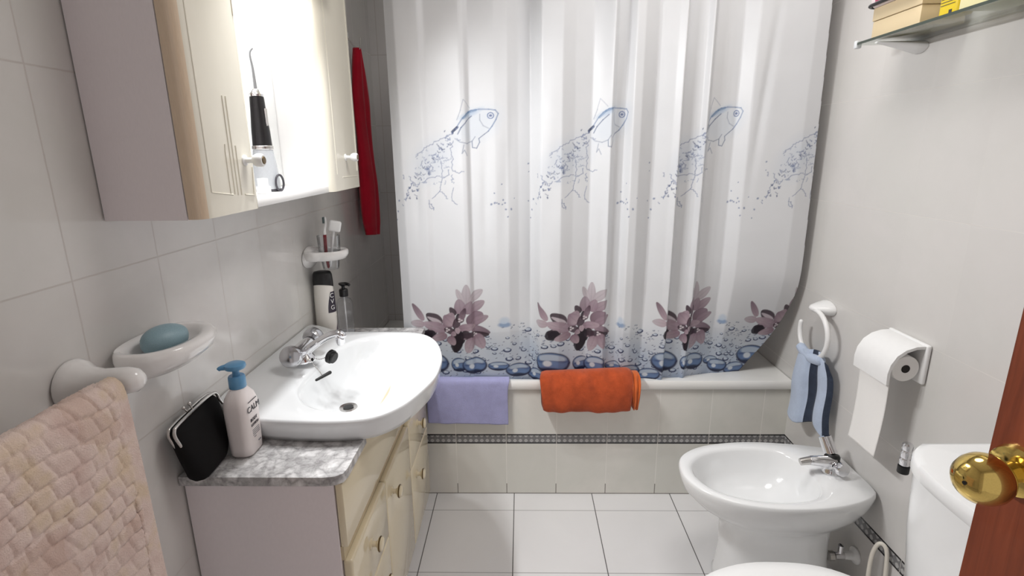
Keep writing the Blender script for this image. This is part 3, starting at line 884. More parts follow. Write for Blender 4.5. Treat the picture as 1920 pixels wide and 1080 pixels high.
for s_ in (-1, 1):
    c0 = Vector((fx + 0.003, fy + s_ * 0.05, fz + 0.026)); ax_ = Vector((0.12, s_ * 1.0, 0.32)).normalized()
    h = part('tap_handle', lathe([(0.015, 0.0), (0.015, 0.008), (0.019, 0.010), (0.0265, 0.015), (0.029, 0.024), (0.0285, 0.034), (0.0255, 0.041), (0.016, 0.0455), (0.0, 0.0465)], c0, ax_, 32), M_chrome if s_ > 0 else M_ball, tap) if False else part('tap_handle', lathe([(0.015, 0.0), (0.015, 0.008), (0.019, 0.010), (0.0265, 0.015), (0.029, 0.024), (0.0285, 0.034), (0.0255, 0.041), (0.016, 0.0455), (0.0, 0.0465)], c0, ax_, 32), simple('grey_chromed_knob', (0.55, 0.55, 0.57, 1), 0.18, 1.0, noise=0.04, nscale=30), tap)
    part('collar', lathe([(0.0165, -0.004), (0.0175, 0.004), (0.0165, 0.009)], c0, ax_, 24), M_rub, tap, label='black collar')
# plug on its chain and the pull stick
plug = thing('sink_plug', 'black rubber plug hanging by a bead chain from the basin tap', 'plug', (0.165, -0.51, 0.80))
pa = Vector((0.9, -0.3, -0.25)).normalized()
part('plug_disc', lathe([(0.017, -0.010), (0.0195, -0.008), (0.0195, 0.001), (0.0165, 0.002), (0.0165, 0.008), (0.014, 0.010), (0.0, 0.010)], (0.170, -0.515, 0.805), pa, 28), M_rub, plug)
def chain(pts, name, parent, r=0.0018):
    Q = catmull(pts, 10); bm = bmesh.new(); acc = 0; last = Q[0]
    ellipsoid(Q[0], (r, r, r), 8, 6, bm)
    for q in Q[1:]:
        acc += (q - last).length; last = q
        if acc > r * 1.9: ellipsoid(q, (r, r, r), 8, 6, bm); acc = 0
    part(name, bm, M_steel, parent)
chain([(fx + 0.028, fy - 0.006, fz + 0.006), (0.135, -0.52, 0.800), (0.153, -0.512, 0.803), (0.160, -0.512, 0.806)], 'bead_chain', plug)
stick = thing('plug_toggle', 'small black toggle on a thin bead chain below the basin tap', 'toggle', (0.158, -0.565, 0.775))
part('toggle_bar', tube([(0.150, -0.587, 0.768), (0.176, -0.556, 0.776)], [0.0035, 0.005], 12, roundcap=True), M_rub, stick)
chain([(fx + 0.026, fy - 0.014, fz + 0.004), (0.132, -0.552, 0.797), (0.150, -0.566, 0.787), (0.160, -0.572, 0.776)], 'bead_chain', stick)

# ------------------------------------------------------------------ mirror cabinet
cab = thing('mirror_cabinet', 'cream wall cabinet with two narrow doors and an open mirrored middle', 'cabinet', (0.0, -0.57, 1.248))
Z0, Z1 = 1.248, 1.83
def hollow_column(y0, y1):
    bm = box(0.003, 0.143, y0, y0 + 0.014, Z0, Z1)
    box(0.003, 0.143, y1 - 0.014, y1, Z0, Z1, bm=bm)
    box(0.003, 0.143, y0 + 0.014, y1 - 0.014, Z0, Z0 + 0.014, bm=bm)
    box(0.003, 0.143, y0 + 0.014, y1 - 0.014, Z1 - 0.014, Z1, bm=bm)
    return bm
part('near_column', hollow_column(-1.012, -0.822), M_carc, cab, label='plain greyish white cabinet side')
part('far_column', hollow_column(-0.361, -0.122), M_white, cab, label='white cabinet side')
def cab_door(y0, y1, kn_y, mould):
    # rounded front edges: profile in (x, y)
    p = [(0.145, y0), (0.158, y0 + 0.001), (0.166, y0 + 0.006), (0.1715, y0 + 0.015), (0.173, y0 + 0.026), (0.173, y1 - 0.02), (0.1715, y1 - 0.01), (0.167, y1 - 0.003), (0.160, y1), (0.145, y1)]
    b = loft([[(q[0], q[1], Z0 + 0.001) for q in p], [(q[0], q[1], Z1 - 0.001) for q in p]])
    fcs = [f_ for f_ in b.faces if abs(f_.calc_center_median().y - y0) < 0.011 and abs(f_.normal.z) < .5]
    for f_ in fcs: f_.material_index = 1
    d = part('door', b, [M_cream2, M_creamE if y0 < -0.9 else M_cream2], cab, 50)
    k = part('knob', lathe([(0.010, 0.0), (0.010, 0.003), (0.0055, 0.005), (0.005, 0.016), (0.010, 0.020), (0.0125, 0.026), (0.0125, 0.034), (0.0105, 0.038), (0.0, 0.0385)], (0.172, kn_y, 1.343), (1, -0.0, 0.0), 24), M_plast, d, label='white round knob')
    part('knob_inset', lathe([(0.0075, 0.0383), (0.0065, 0.0395), (0.0, 0.0397)], (0.172, kn_y, 1.343), (1, 0, 0), 20), M_dkbrass, k, label='dark metal inset in the knob')
    for ln in mould:
        part('moulding', tube([(0.1728, y_, z_) for y_, z_ in ln], 0.0017, 8), M_cream2, d)
ya = -1.012
cab_door(ya, -0.815, -0.858, [
    [(-0.982, 1.80), (-0.982, 1.292), (-0.915, 1.283)],
    [(-0.832, 1.80), (-0.832, 1.60)], [(-0.872, 1.28), (-0.838, 1.276), (-0.832, 1.33)],
    [(-0.922, 1.285), (-0.922, 1.36), (-0.920, 1.372)], [(-0.908, 1.283), (-0.908, 1.455)], [(-0.897, 1.281), (-0.897, 1.455)], [(-0.885, 1.28), (-0.885, 1.37)]])
cab_door(-0.384, -0.126, -0.262, [[(-0.345, 1.80), (-0.345, 1.296)], [(-0.30, 1.286), (-0.16, 1.284)], [(-0.155, 1.80), (-0.155, 1.30)]])
part('shelf', box(0.003, 0.158, -0.8205, -0.3625, Z0, Z0 + 0.018, 0.002), M_white, cab)
part('back_board', box(0.003, 0.020, -0.8205, -0.3625, Z0 + 0.018, Z1), M_white, cab)
part('mirror', box(0.020, 0.024, -0.8205, -0.3625, Z0 + 0.019, 1.78, 0.001, 1), M_mirror, cab)
can = part('lamp_canopy', box(0.003, 0.262, -0.86, -0.32, 1.79, 1.828, 0.006), M_cream2, cab, label='cream lamp canopy over the mirror')
for lp in LAMP_POS:
    part('lamp', lathe([(0.026, 0.0), (0.026, -0.006), (0.022, -0.012), (0.0, -0.013)], (lp[0], lp[1], 1.7895), (0, 0, 1), 24), M_lens, can)

part('added_fill_strip', tube([(0.075, -0.79, 1.7868), (0.075, -0.39, 1.7868)], 0.0032, 12), M_lens, can)  # unseen glowing strip, added to go with the mirror fill
clp = thing('ceiling_lamp', 'round white ceiling lamp above the middle of the bathroom', 'lamp', (1.18, -0.62, 2.42))
part('lamp_base', lathe([(0.33, 2.419), (0.335, 2.412), (0.33, 2.404), (0.0, 2.404)], (1.18, -0.62, 0), (0, 0, 1), 48), M_plast, clp)
part('diffuser', lathe([(0.31, 2.4035), (0.30, 2.392), (0.20, 2.386), (0.0, 2.384)], (1.18, -0.62, 0), (0, 0, 1), 48), M_diff, clp)
M_tank = simple('grey_translucent_tank', L(188, 192, 196), 0.25, noise=0.03, nscale=20)
M_noz = simple('pale_grey_nozzle', L(150, 152, 154), 0.3, noise=0.03, nscale=30)
# oral irrigator on the cabinet shelf
zs = Z0 + 0.0185
ir = thing('water_flosser', 'black and white water flosser standing on the mirror cabinet shelf', 'water flosser', (0.081, -0.585, zs))
ic = (0.081, -0.585)
part('water_tank', lathe([(0.029, 0.0), (0.031, 0.004), (0.030, 0.03), (0.0265, 0.068), (0.0225, 0.098), (0.0, 0.099)], (ic[0], ic[1], zs), (0, 0, 1), 32), M_tank, ir, label='translucent white tank')
part('tank_ring', lathe([(0.0228, 0.1065), (0.0240, 0.108), (0.0240, 0.114), (0.0222, 0.1155)], (ic[0], ic[1], zs - 0.008), (0, 0, 1), 32), M_steel, ir)
part('handle_grip', lathe([(0.0218, 0.1156), (0.0205, 0.150), (0.0175, 0.19), (0.0160, 0.222), (0.0155, 0.226), (0.0, 0.2265)], (ic[0], ic[1], zs - 0.008), (0, 0, 1), 32), M_black, ir, label='black grip')
part('nozzle_collar', lathe([(0.0155, 0.2268), (0.0155, 0.232), (0.011, 0.236), (0.006, 0.243), (0.0, 0.2435)], (ic[0], ic[1], zs - 0.008), (0, 0, 1), 28), M_chrome, ir)
part('nozzle', tube([(ic[0], ic[1], zs + 0.235), (ic[0] - 0.001, ic[1], zs + 0.28), (ic[0] - 0.003, ic[1] - 0.001, zs + 0.312), (ic[0] + 0.003, ic[1] + 0.003, zs + 0.324)], [0.0038, 0.0026, 0.0020, 0.0018], 12, 6), M_noz, ir)
part('button', box(ic[0] + 0.0165, ic[0] + 0.0195, ic[1] - 0.006, ic[1] + 0.004, zs + 0.152, zs + 0.192, 0.001), M_steel, ir)
part('refill_lid', tube([(ic[0] + 0.034 + 0.0035 * cos(t), ic[1] - 0.006 + 0.013 * cos(t), zs + 0.020 + 0.019 * sin(t)) for t in np.linspace(0, 2 * pi, 24, endpoint=False)], 0.0026, 8, closed=True), M_ink, ir, label='dark grey oval refill lid ring')
part('base_trim', lathe([(0.0312, 0.001), (0.0322, 0.003), (0.0312, 0.006)], (ic[0], ic[1], zs), (0, 0, 1), 32), M_ink, ir)
jr = thing('small_white_jar', 'small white lidded jar in front of the water flosser on the shelf', 'jar', (0.108, -0.662, zs))
part('jar_body', lathe([(0.0145, 0.0), (0.0155, 0.002), (0.0155, 0.016), (0.0, 0.0165)], (0.108, -0.662, zs), (0, 0, 1), 24), M_plast, jr)
part('lid', lathe([(0.011, 0.0165), (0.0115, 0.018), (0.0115, 0.034), (0.0, 0.035)], (0.108, -0.662, zs), (0, 0, 1), 24), M_plast, jr)

# ------------------------------------------------------------------ left wall: towel bar, soap dish, soap
bar = thing('towel_rail', 'white ceramic towel rail on the left wall holding the pink towel', 'towel rail', (0.0, -1.135, 1.008))
pc = (-1.138, 1.008)
prof = [(0.002, 0.040, 0.041), (0.008, 0.041, 0.042), (0.018, 0.037, 0.037), (0.035, 0.027, 0.027), (0.060, 0.0205, 0.021), (0.085, 0.019, 0.020), (0.103, 0.020, 0.0205), (0.116, 0.0175, 0.018), (0.124, 0.011, 0.011), (0.127, 0.002, 0.002)]
def post_bm(yc, zc, dy):
    rings = []
    for (x_, a_, b_) in prof:
        tt = smoothstep(np.array(x_ / 0.1)); yo = -0.016 * tt * dy; zo = 0.016 * tt
        rings.append([(x_, yc + yo + a_ * cos(2 * pi * k / 32), zc + zo + b_ * sin(2 * pi * k / 32)) for k in range(32)])
    return loft(rings)
part('post', post_bm(pc[0], pc[1], 1), M_cer, bar, 60)
part('post', post_bm(-1.70, pc[1], -1), M_cer, bar, 60)
part('rail', tube([(0.100, -1.155, 1.024), (0.100, -1.684, 1.024)], 0.0085, 18), M_cer, bar)

def build_pink():
    # path over the rail in (x,z), then extruded along y; scalloped relief on the front
    path = [(0.082, 0.55), (0.084, 0.80), (0.085, 0.98), (0.0875, 1.024), (0.093, 1.0345), (0.100, 1.0375), (0.108, 1.0345), (0.114, 1.022), (0.1165, 0.98), (0.121, 0.80), (0.128, 0.40)]
    Q = catmull([(p[0], 0, p[1]) for p in path], 30)
    P_ = np.array([(q.x, q.z) for q in Q])
    d = np.concatenate([[0], np.cumsum(np.hypot(*np.diff(P_, axis=0).T))])
    n = int(d[-1] / 0.0024)
    s = np.linspace(0, d[-1], n); x = np.interp(s, d, P_[:, 0]); z = np.interp(s, d, P_[:, 1])
    tx = np.gradient(x); tz = np.gradient(z); l = np.hypot(tx, tz); nx, nz = -tz / l, tx / l
    flip = np.where(nx[-1] < 0, -1, 1); nx, nz = nx * flip, nz * flip
    ys = np.linspace(-1.182, -1.62, 184)
    top = s[np.argmax(z)]
    Sg, Yg = np.meshgrid(s - top, ys, indexing='ij')
    # scallop cells
    ch, cw = 0.027, 0.029
    warp = 0.004 * np.sin(Yg * 37 + Sg * 11) + 0.003 * np.sin(Sg * 53 + Yg * 19)
    r = (Sg + warp) / ch; row = np.floor(r); fr = r - row
    c = (Yg - 0.25 * Sg + warp) / cw + 0.5 * (row % 2); fc = c - np.floor(c)
    hb = np.clip(np.minimum(fc, 1 - fc) * 2, 0, 1); arch = fr - 0.25 * (1 - (2 * fc - 1) ** 2)
    h = np.clip(hb / 0.3, 0, 1) ** 0.6 * np.clip((fr + .02) / 0.2, 0, 1) ** 0.6 * np.clip((1.02 - fr) / 0.1, 0, 1)
    h = h * 0.0034 * (0.75 + 0.5 * np.sin(row * 12.9 + np.floor(c) * 78.2) ** 2)
    plain = (Yg > -1.202 - 0.0) | (Sg > 0.37)
    h = np.where(plain, 0.002, h)
    h = np.where(Sg < -0.02, 0.001, h)
    h += 0.0006 * np.sin(Yg * 900) * np.sin(Sg * 870)
    wave = 0.010 * smoothstep(Sg / 0.5) * np.sin((Yg + 1.2) * 13)
    Pn = np.zeros(Sg.shape + (3,))
    Pn[..., 0] = x[:, None] + nx[:, None] * (h + wave)
    Pn[..., 2] = z[:, None] + nz[:, None] * h
    Pn[..., 1] = Yg - 0.006 * smoothstep((Sg) / 0.4) * (Yg > -1.21)
    b = grid_bm(Pn)
    o = solo('bath_towel', b, M_pink, 'pink beige scallop textured bath towel hanging on the ceramic rail', 'towel', (0.105, -1.4, 1.03), angle=180)
    m = o.modifiers.new('thickness', 'SOLIDIFY'); m.thickness = 0.005; m.offset = 0
build_pink()

dish = thing('soap_dish', 'white ceramic wall soap dish holding a blue bar of soap', 'soap dish', (0.0, -0.985, 1.01))
def dish_ring(a, dpt_, z, p=2.3, x0=0.002, n=64, yc=-0.992):
    out = []
    for k in range(n):
        t = 2 * pi * k / n
        c_ = math.copysign(abs(cos(t)) ** (2 / p), cos(t)); s_ = math.copysign(abs(sin(t)) ** (2 / p), sin(t))
        xm = min(0.045, dpt_ * 0.6); xx = max(x0, xm + ((dpt_ - xm) if c_ > 0 else (xm - 0.002)) * c_)
        out.append((xx, yc + a * s_, z))
    return out
dr = [dish_ring(0.067, 0.062, 0.980), dish_ring(0.085, 0.095, 0.988), dish_ring(0.095, 0.118, 1.006), dish_ring(0.099, 0.126, 1.022), dish_ring(0.097, 0.124, 1.032), dish_ring(0.092, 0.118, 1.036),
      dish_ring(0.078, 0.102, 1.033, x0=0.016), dish_ring(0.071, 0.095, 1.024, x0=0.020), dish_ring(0.060, 0.084, 1.008, x0=0.024), dish_ring(0.023, 0.04, 1.005, x0=0.03)]
part('dish_body', loft(dr), M_cer, dish, 70)
rotm = Matrix.Rotation(radians(-14), 3, 'Z') @ Matrix.Rotation(radians(10), 3, 'Y')
solo('soap_bar', ellipsoid((0.058, -0.998, 1.0335), (0.029, 0.043, 0.0255), 32, 20, rot=rotm, power=0.8), M_soap, 'blue grey oval bar of soap lying in the ceramic soap dish', 'soap', (0.058, -0.998, 1.010), angle=180)

# ------------------------------------------------------------------ things on the worktop
def rrect(cx, cy, a, b, r, n=8, rot=0.0):
    out = []
    for (sx_, sy_, a0) in ((1, 1, 0), (-1, 1, 90), (-1, -1, 180), (1, -1, 270)):
        for k in range(n):
            t = radians(a0 + 90 * k / (n - 1))
            out.append((sx_ * (a - r) + r * cos(t), sy_ * (b - r) + r * sin(t)))
    c_, s_ = cos(rot), sin(rot)
    return [(cx + p[0] * c_ - p[1] * s_, cy + p[0] * s_ + p[1] * c_) for p in out]
lz = 0.7228
lot = thing('lotion_bottle', 'white lotion bottle with blue pump head beside the black purse', 'bottle', (0.095, -0.858, lz))
lc = (0.095, -0.858)
def rr3(a, b, r, z, c=lc, rot=0.0): return [(p[0], p[1], (lz + (z - lz) * 1.15 if c is lc else z)) for p in rrect(c[0], c[1], a, b, r, 8, rot)]
part('bottle_body', loft([rr3(0.021, 0.028, 0.014, lz), rr3(0.0245, 0.0315, 0.016, lz + 0.004), rr3(0.0255, 0.0325, 0.017, lz + 0.02), rr3(0.0265, 0.034, 0.017, lz + 0.085), rr3(0.0265, 0.034, 0.018, lz + 0.102), rr3(0.0235, 0.030, 0.0175, lz + 0.116), rr3(0.018, 0.021, 0.0165, lz + 0.127), rr3(0.0155, 0.016, 0.0153, lz + 0.132)]), M_lot, lot, 50)
part('pump_collar', lathe([(r_, h_ * 1.15) for r_, h_ in [(0.0165, 0.1322), (0.0172, 0.134), (0.0168, 0.153), (0.015, 0.1555), (0.0, 0.156)]], (lc[0], lc[1], lz), (0, 0, 1), 30), M_blue, lot)
pm = lathe([(r_, h_ * 1.15) for r_, h_ in [(0.0075, 0.156), (0.007, 0.164), (0.009, 0.167), (0.0195, 0.1695), (0.0215, 0.173), (0.0205, 0.1775), (0.015, 0.180), (0.0, 0.1805)]], (lc[0], lc[1], lz), (0, 0, 1), 32)
tube([(lc[0] - 0.012, lc[1] - 0.006, lz + 0.2001), (lc[0] - 0.024, lc[1] - 0.012, lz + 0.1995), (lc[0] - 0.028, lc[1] - 0.014, lz + 0.1966)], [0.0075, 0.005, 0.004], 12, 4, pm)
part('pump_head', pm, M_blue, lot)
xt = lc[0] + 0.0272
tb = text_bm('CALM', 0.019, (xt, lc[1], lz + 0.1058), (0, 1, 0), (0, 0, 1))
part('label_text', tb, M_ink, lot)
def bars(rows, x_, yc, name, parent, m=M_ink):
    b = bmesh.new()
    for (y0, y1, z0, z1) in rows: box(x_ - 0.0004, x_ + 0.0003, yc + y0, yc + y1, lz + z0 * 1.15, lz + z1 * 1.15, bm=b)
    part(name, b, m, parent)
bars([(-0.018, 0.016, 0.106, 0.1075)], xt - .0002, lc[1], 'label_rule', lot)
tb = text_bm('BODY', 0.010, (xt - .0003, lc[1] - 0.004, lz + 0.0805), (0, 1, 0), (0, 0, 1)); join_bm(tb, text_bm('LOTION', 0.008, (xt - .0003, lc[1] - 0.002, lz + 0.069), (0, 1, 0), (0, 0, 1)))
part('label_text', tb, M_ink, lot)
bars([(-0.014, 0.014, z_, z_ + 0.0009) for z_ in (0.049, 0.0455, 0.042, 0.0385)] + [(-0.010, -0.002, 0.034, 0.035), (0.004, 0.014, 0.020, 0.0225)], xt - 0.0008, lc[1], 'small_print', lot, simple('grey_print', L(130, 128, 132), 0.6, noise=0.1, nscale=100))

# black clasp purse leaning on the wall
pur = thing('clasp_purse', 'black clasp purse with silver frame leaning on the wall beside the lotion bottle', 'purse', (0.045, -0.91, lz))
def pq(s_, h, o):      # s along the wall, h up, o out of the wall; the purse leans back
    lean = 0.20
    return Vector((0.012 + o + (0.052 - h * lean * 1.35 if h > 0 else 0.052) * 0.75, -0.975 + s_, lz + h))
outl = [(0.004, 0.000), (0.055, 0.000), (0.085, 0.004), (0.108, 0.022), (0.125, 0.055), (0.136, 0.090), (0.139, 0.112), (0.137, 0.122), (0.128, 0.1285), (0.10, 0.1305), (0.03, 0.1245), (0.002, 0.121), (-0.009, 0.117), (-0.014, 0.105), (-0.012, 0.07), (-0.006, 0.03)]
Qo = catmull([(p[0], p[1], 0) for p in outl], 6, True)
cen = Vector((0.062, 0.065, 0))
rings = []
for (s_, o_) in ((0.55, -0.014), (0.85, -0.013), (0.96, -0.009), (1.0, 0.0), (0.96, 0.010), (0.85, 0.017), (0.55, 0.021), (0.2, 0.022)):
    rr_ = []
    for q in Qo:
        w_ = cen + (q - cen) * s_
        hh = max(w_.y, 0.0)
        thin = 1.0 - 0.65 * min(1, hh / 0.13)
        rr_.append(pq(w_.x, hh, o_ * (0.35 + thin)))
    rings.append(rr_)
part('purse_body', loft(rings), M_blkfab, pur, 180)
fr = [(0.001, 0.060), (-0.008, 0.085), (-0.0135, 0.108), (-0.010, 0.1185), (0.0, 0.1235), (0.05, 0.1285), (0.10, 0.1325), (0.130, 0.1315), (0.139, 0.125), (0.141, 0.112), (0.146, 0.100)]
part('clasp_frame', tube([pq(a_, b_, 0.007) for a_, b_ in fr], 0.0033, 10, 6, roundcap=True), M_steel, pur, label='silver metal frame')
part('clasp_frame', tube([pq(a_ - 0.001, b_ - 0.001, -0.004) for a_, b_ in fr], 0.003, 10, 6, roundcap=True), M_steel, pur, label='silver metal frame')
kb = ellipsoid(pq(0.058, 0.143, 0.003), (0.0045, 0.0045, 0.0045), 14, 10)
tube([pq(0.060, 0.129, 0.003), pq(0.058, 0.141, 0.003)], 0.0018, 8, 0, kb); tube([pq(0.05, 0.129, -0.001), pq(0.046, 0.138, -0.003)], 0.002, 8, 0, kb); ellipsoid(pq(0.046, 0.139, -0.003), (0.004, 0.004, 0.004), 14, 10, kb)
part('kiss_clasp', kb, M_steel, pur)

# shampoo bottle and clear pump bottle behind the basin
shp = thing('shampoo_bottle', 'white shampoo bottle with black cap standing behind the basin', 'bottle', (0.040, -0.192, lz))
sc_ = (0.040, -0.192)
def oval(a, b, z, c=sc_, dz=None, n=40):
    return [(c[0] + a * cos(2 * pi * k / n), c[1] + b * sin(2 * pi * k / n), z + (dz(2 * pi * k / n) if dz else 0)) for k in range(n)]
part('bottle_body', loft([oval(0.032, 0.027, lz), oval(0.0345, 0.029, lz + 0.004), oval(0.0345, 0.029, lz + 0.10), oval(0.033, 0.028, lz + 0.17), oval(0.031, 0.026, lz + 0.205, dz=lambda t: -0.012 * sin(t) * 0.8)]), M_shamp, shp, 60)
part('cap', loft([oval(0.0325, 0.0275, lz + 0.2055, dz=lambda t: -0.012 * sin(t) * 0.8), oval(0.0325, 0.0275, lz + 0.225, dz=lambda t: -0.006 * sin(t)), oval(0.031, 0.026, lz + 0.246), oval(0.027, 0.023, lz + 0.254), oval(0.014, 0.012, lz + 0.257)]), M_black, shp, 60, label='black flip cap')
def on_shamp(a0, a1, z0, z1, nx_=10, nz_=10, shape=None, off=0.0006):
    P_ = np.zeros((nx_ + 1, nz_ + 1, 3))
    for i in range(nx_ + 1):
        for j in range(nz_ + 1):
            tz_ = j / nz_; z_ = z0 + (z1 - z0) * tz_
            lo, hi = shape(tz_) if shape else (0, 1)
            t = radians(a0 + (a1 - a0) * (lo + (hi - lo) * i / nx_))
            k = np.interp(z_, [0, 0.004, 0.10, 0.17, 0.205], [0.032, 0.0345, 0.0345, 0.033, 0.031]); k2 = np.interp(z_, [0, 0.004, 0.10, 0.17, 0.205], [0.027, 0.029, 0.029, 0.028, 0.026])
            P_[i, j] = (sc_[0] + (k + off) * cos(t), sc_[1] + (k2 + off) * sin(t), lz + z_)
    return grid_bm(P_)
part('brand_patch', on_shamp(-58, 40, 0.118, 0.188, shape=lambda t: (0.25 * t ** 2, 1 - 0.15 * (1 - t) - 0.6 * max(0, t - .75))), M_purp, shp, label='dark purple logo patch')
part('label_print', on_shamp(-26, 50, 0.004, 0.10, shape=lambda t: (0.1 + 0.12 * sin(9 * t) + .3 * t, 1.0)), simple('mauve_print', L(104, 92, 104), 0.4, noise=0.4, nscale=90), shp, label='mauve fading print')
lt_ = bmesh.new()
for s_, z_ in (('C', 0.176), ('V', 0.156), ('G', 0.135)):
    t = radians(-30)
    k = 0.0338; k2 = 0.0284
    nrm = Vector((cos(t) / k, sin(t) / k2, 0)).normalized()
    org = Vector((sc_[0] + (k + .001) * cos(t), sc_[1] + (k2 + .001) * sin(t), lz + z_)) + nrm * 0.0012
    join_bm(lt_, text_bm(s_, 0.021, org, Vector((-nrm.y, nrm.x, 0)), (0, 0, 1)))
part('logo_letters', lt_, M_plast, shp)

pb = thing('clear_pump_bottle', 'clear plastic bottle with black pump beside the shampoo bottle', 'bottle', (0.080, -0.118, lz))
pc_ = (0.080, -0.118)
part('bottle_body', loft([rr3(0.024, 0.024, 0.008, lz, pc_, .3), rr3(0.0265, 0.0265, 0.009, lz + 0.004, pc_, .3), rr3(0.0265, 0.0265, 0.009, lz + 0.125, pc_, .3), rr3(0.022, 0.022, 0.010, lz + 0.137, pc_, .3), rr3(0.0125, 0.0125, 0.0122, lz + 0.143, pc_, .3), rr3(0.0125, 0.0125, 0.0122, lz + 0.150, pc_, .3)]), M_clearp, pb, 40)
part('pump_collar', lathe([(0.0145, 0.1502), (0.015, 0.152), (0.015, 0.173), (0.0125, 0.176), (0.0, 0.1765)], (pc_[0], pc_[1], lz), (0, 0, 1), 26), M_black, pb)
pm = lathe([(0.006, 0.1765), (0.0055, 0.186), (0.0115, 0.189), (0.015, 0.193), (0.0145, 0.197), (0.0, 0.199)], (pc_[0], pc_[1], lz), (0, 0, 1), 26)
tube([(pc_[0] + 0.006, pc_[1] - 0.002, lz + 0.194), (pc_[0] + 0.020, pc_[1] - 0.007, lz + 0.194), (pc_[0] + 0.026, pc_[1] - 0.009, lz + 0.190)], [0.006, 0.005, 0.0045], 12, 4, pm)
part('pump_head', pm, M_black, pb)
part('dip_tube', tube([(pc_[0], pc_[1], lz + 0.15), (pc_[0], pc_[1], lz + 0.012)], 0.0032, 10), M_plast, pb)
part('liquid', loft([rr3(0.0235, 0.0235, 0.008, lz + 0.004, pc_, .3), rr3(0.0245, 0.0245, 0.008, lz + 0.02, pc_, .3)]), M_frost, pb)

# tumbler holder, tumbler and brushes
hol = thing('tumbler_holder', 'white ceramic tumbler holder shelf on the left wall above the shampoo', 'tumbler holder', (0.0, -0.185, 1.03))
hy = -0.185; hx = 0.070
def hring(a, d_, z, x0=0.002, n=48):
    out = []
    for k in range(n):
        t = 2 * pi * k / n
        out.append((max(x0, 0.045 + (d_ - 0.045) * cos(t)) if cos(t) >= 0 else max(x0, 0.045 + 0.06 * cos(t)), hy + a * sin(t) * (1.0 if cos(t) > 0 else 1.12), z))
    return out
def hole(r, z, n=48): return [(hx + r * cos(2 * pi * k / n), hy + r * sin(2 * pi * k / n), z) for k in range(n)]
hb_ = [hole(0.0345, 1.037), hring(0.045, 0.110, 1.018), hring(0.060, 0.122, 1.022), hring(0.066, 0.130, 1.036), hring(0.064, 0.129, 1.047), hring(0.060, 0.125, 1.050), hole(0.0365, 1.047), hole(0.0345, 1.044), hole(0.0345, 1.037)]
hb_bm = loft(hb_, False, False)
bmesh.ops.remove_doubles(hb_bm, verts=hb_bm.verts[:], dist=1e-5)
loft([[(0.002, hy + 0.062 * cos(2 * pi * k / 32), 1.025 + 0.036 * sin(2 * pi * k / 32)) for k in range(32)], [(0.010, hy + 0.060 * cos(2 * pi * k / 32), 1.026 + 0.034 * sin(2 * pi * k / 32)) for k in range(32)], [(0.024, hy + 0.05 * cos(2 * pi * k / 32), 1.034 + 0.014 * sin(2 * pi * k / 32)) for k in range(32)]], bm=hb_bm)
part('holder_body', hb_bm, M_cer, hol, 70)
tum = lathe([(0.0245, 0.985), (0.026, 0.988), (0.0325, 1.04), (0.0345, 1.0475), (0.0365, 1.096), (0.0352, 1.096), (0.0333, 1.0475), (0.0313, 1.04), (0.0248, 0.990), (0.0, 0.9895)], (hx, hy, 0), (0, 0, 1), 40)
solo('tumbler', tum, M_glass, 'clear glass tumbler with toothbrushes sitting in the ceramic wall holder', 'tumbler', (hx, hy, 0.985), angle=50)
b1 = thing('toothbrush', 'toothbrush with dark red grip leaning in the glass tumbler', 'toothbrush', (hx - 0.005, hy - 0.01, 0.992), 'toothbrushes in the tumbler')
part('grip', tube([(hx - 0.006, hy - 0.008, 0.993), (hx - 0.008, hy - 0.012, 1.04), (hx - 0.006, hy - 0.014, 1.098)], [0.004, 0.0055, 0.0055], 12, 5, roundcap=True), M_redp, b1, label='dark red grip')
part('neck', tube([(hx - 0.006, hy - 0.014, 1.1035), (hx - 0.005, hy - 0.0135, 1.118), (hx + 0.0, hy - 0.013, 1.135), (hx + 0.0, hy - 0.012, 1.155)], [0.0056, 0.005, 0.0032, 0.0032], 12, 5, roundcap=True), M_plast, b1, label='white neck')
part('bristles', box(hx - 0.009, hx - 0.003, hy - 0.017, hy - 0.007, 1.137, 1.157, 0.0015), simple('grey_green_bristles', L(90, 104, 104), 0.7, noise=0.2, nscale=300), b1, label='dark grey green bristles')
b2 = thing('toothbrush', 'white toothbrush with a wide white head cap in the glass tumbler', 'toothbrush', (hx + 0.002, hy + 0.005, 0.992), 'toothbrushes in the tumbler')
part('handle', tube([(hx - 0.004, hy + 0.004, 0.994), (hx + 0.008, hy + 0.005, 1.06), (hx + 0.020, hy + 0.003, 1.118)], [0.0038, 0.0042, 0.0042], 12, 5, roundcap=True), M_plast, b2)
hc = Vector((hx + 0.024, hy + 0.002, 1.126))
cb_ = box(-0.019, 0.019, -0.011, 0.011, -0.0175, 0.0175, 0.006, 4)
bmesh.ops.transform(cb_, matrix=Matrix.Translation(hc) @ Matrix.Rotation(radians(14), 4, 'Y') @ Matrix.Rotation(radians(20), 4, 'Z'), verts=cb_.verts[:])
part('head_cap', cb_, M_plast, b2, label='wide white cap')

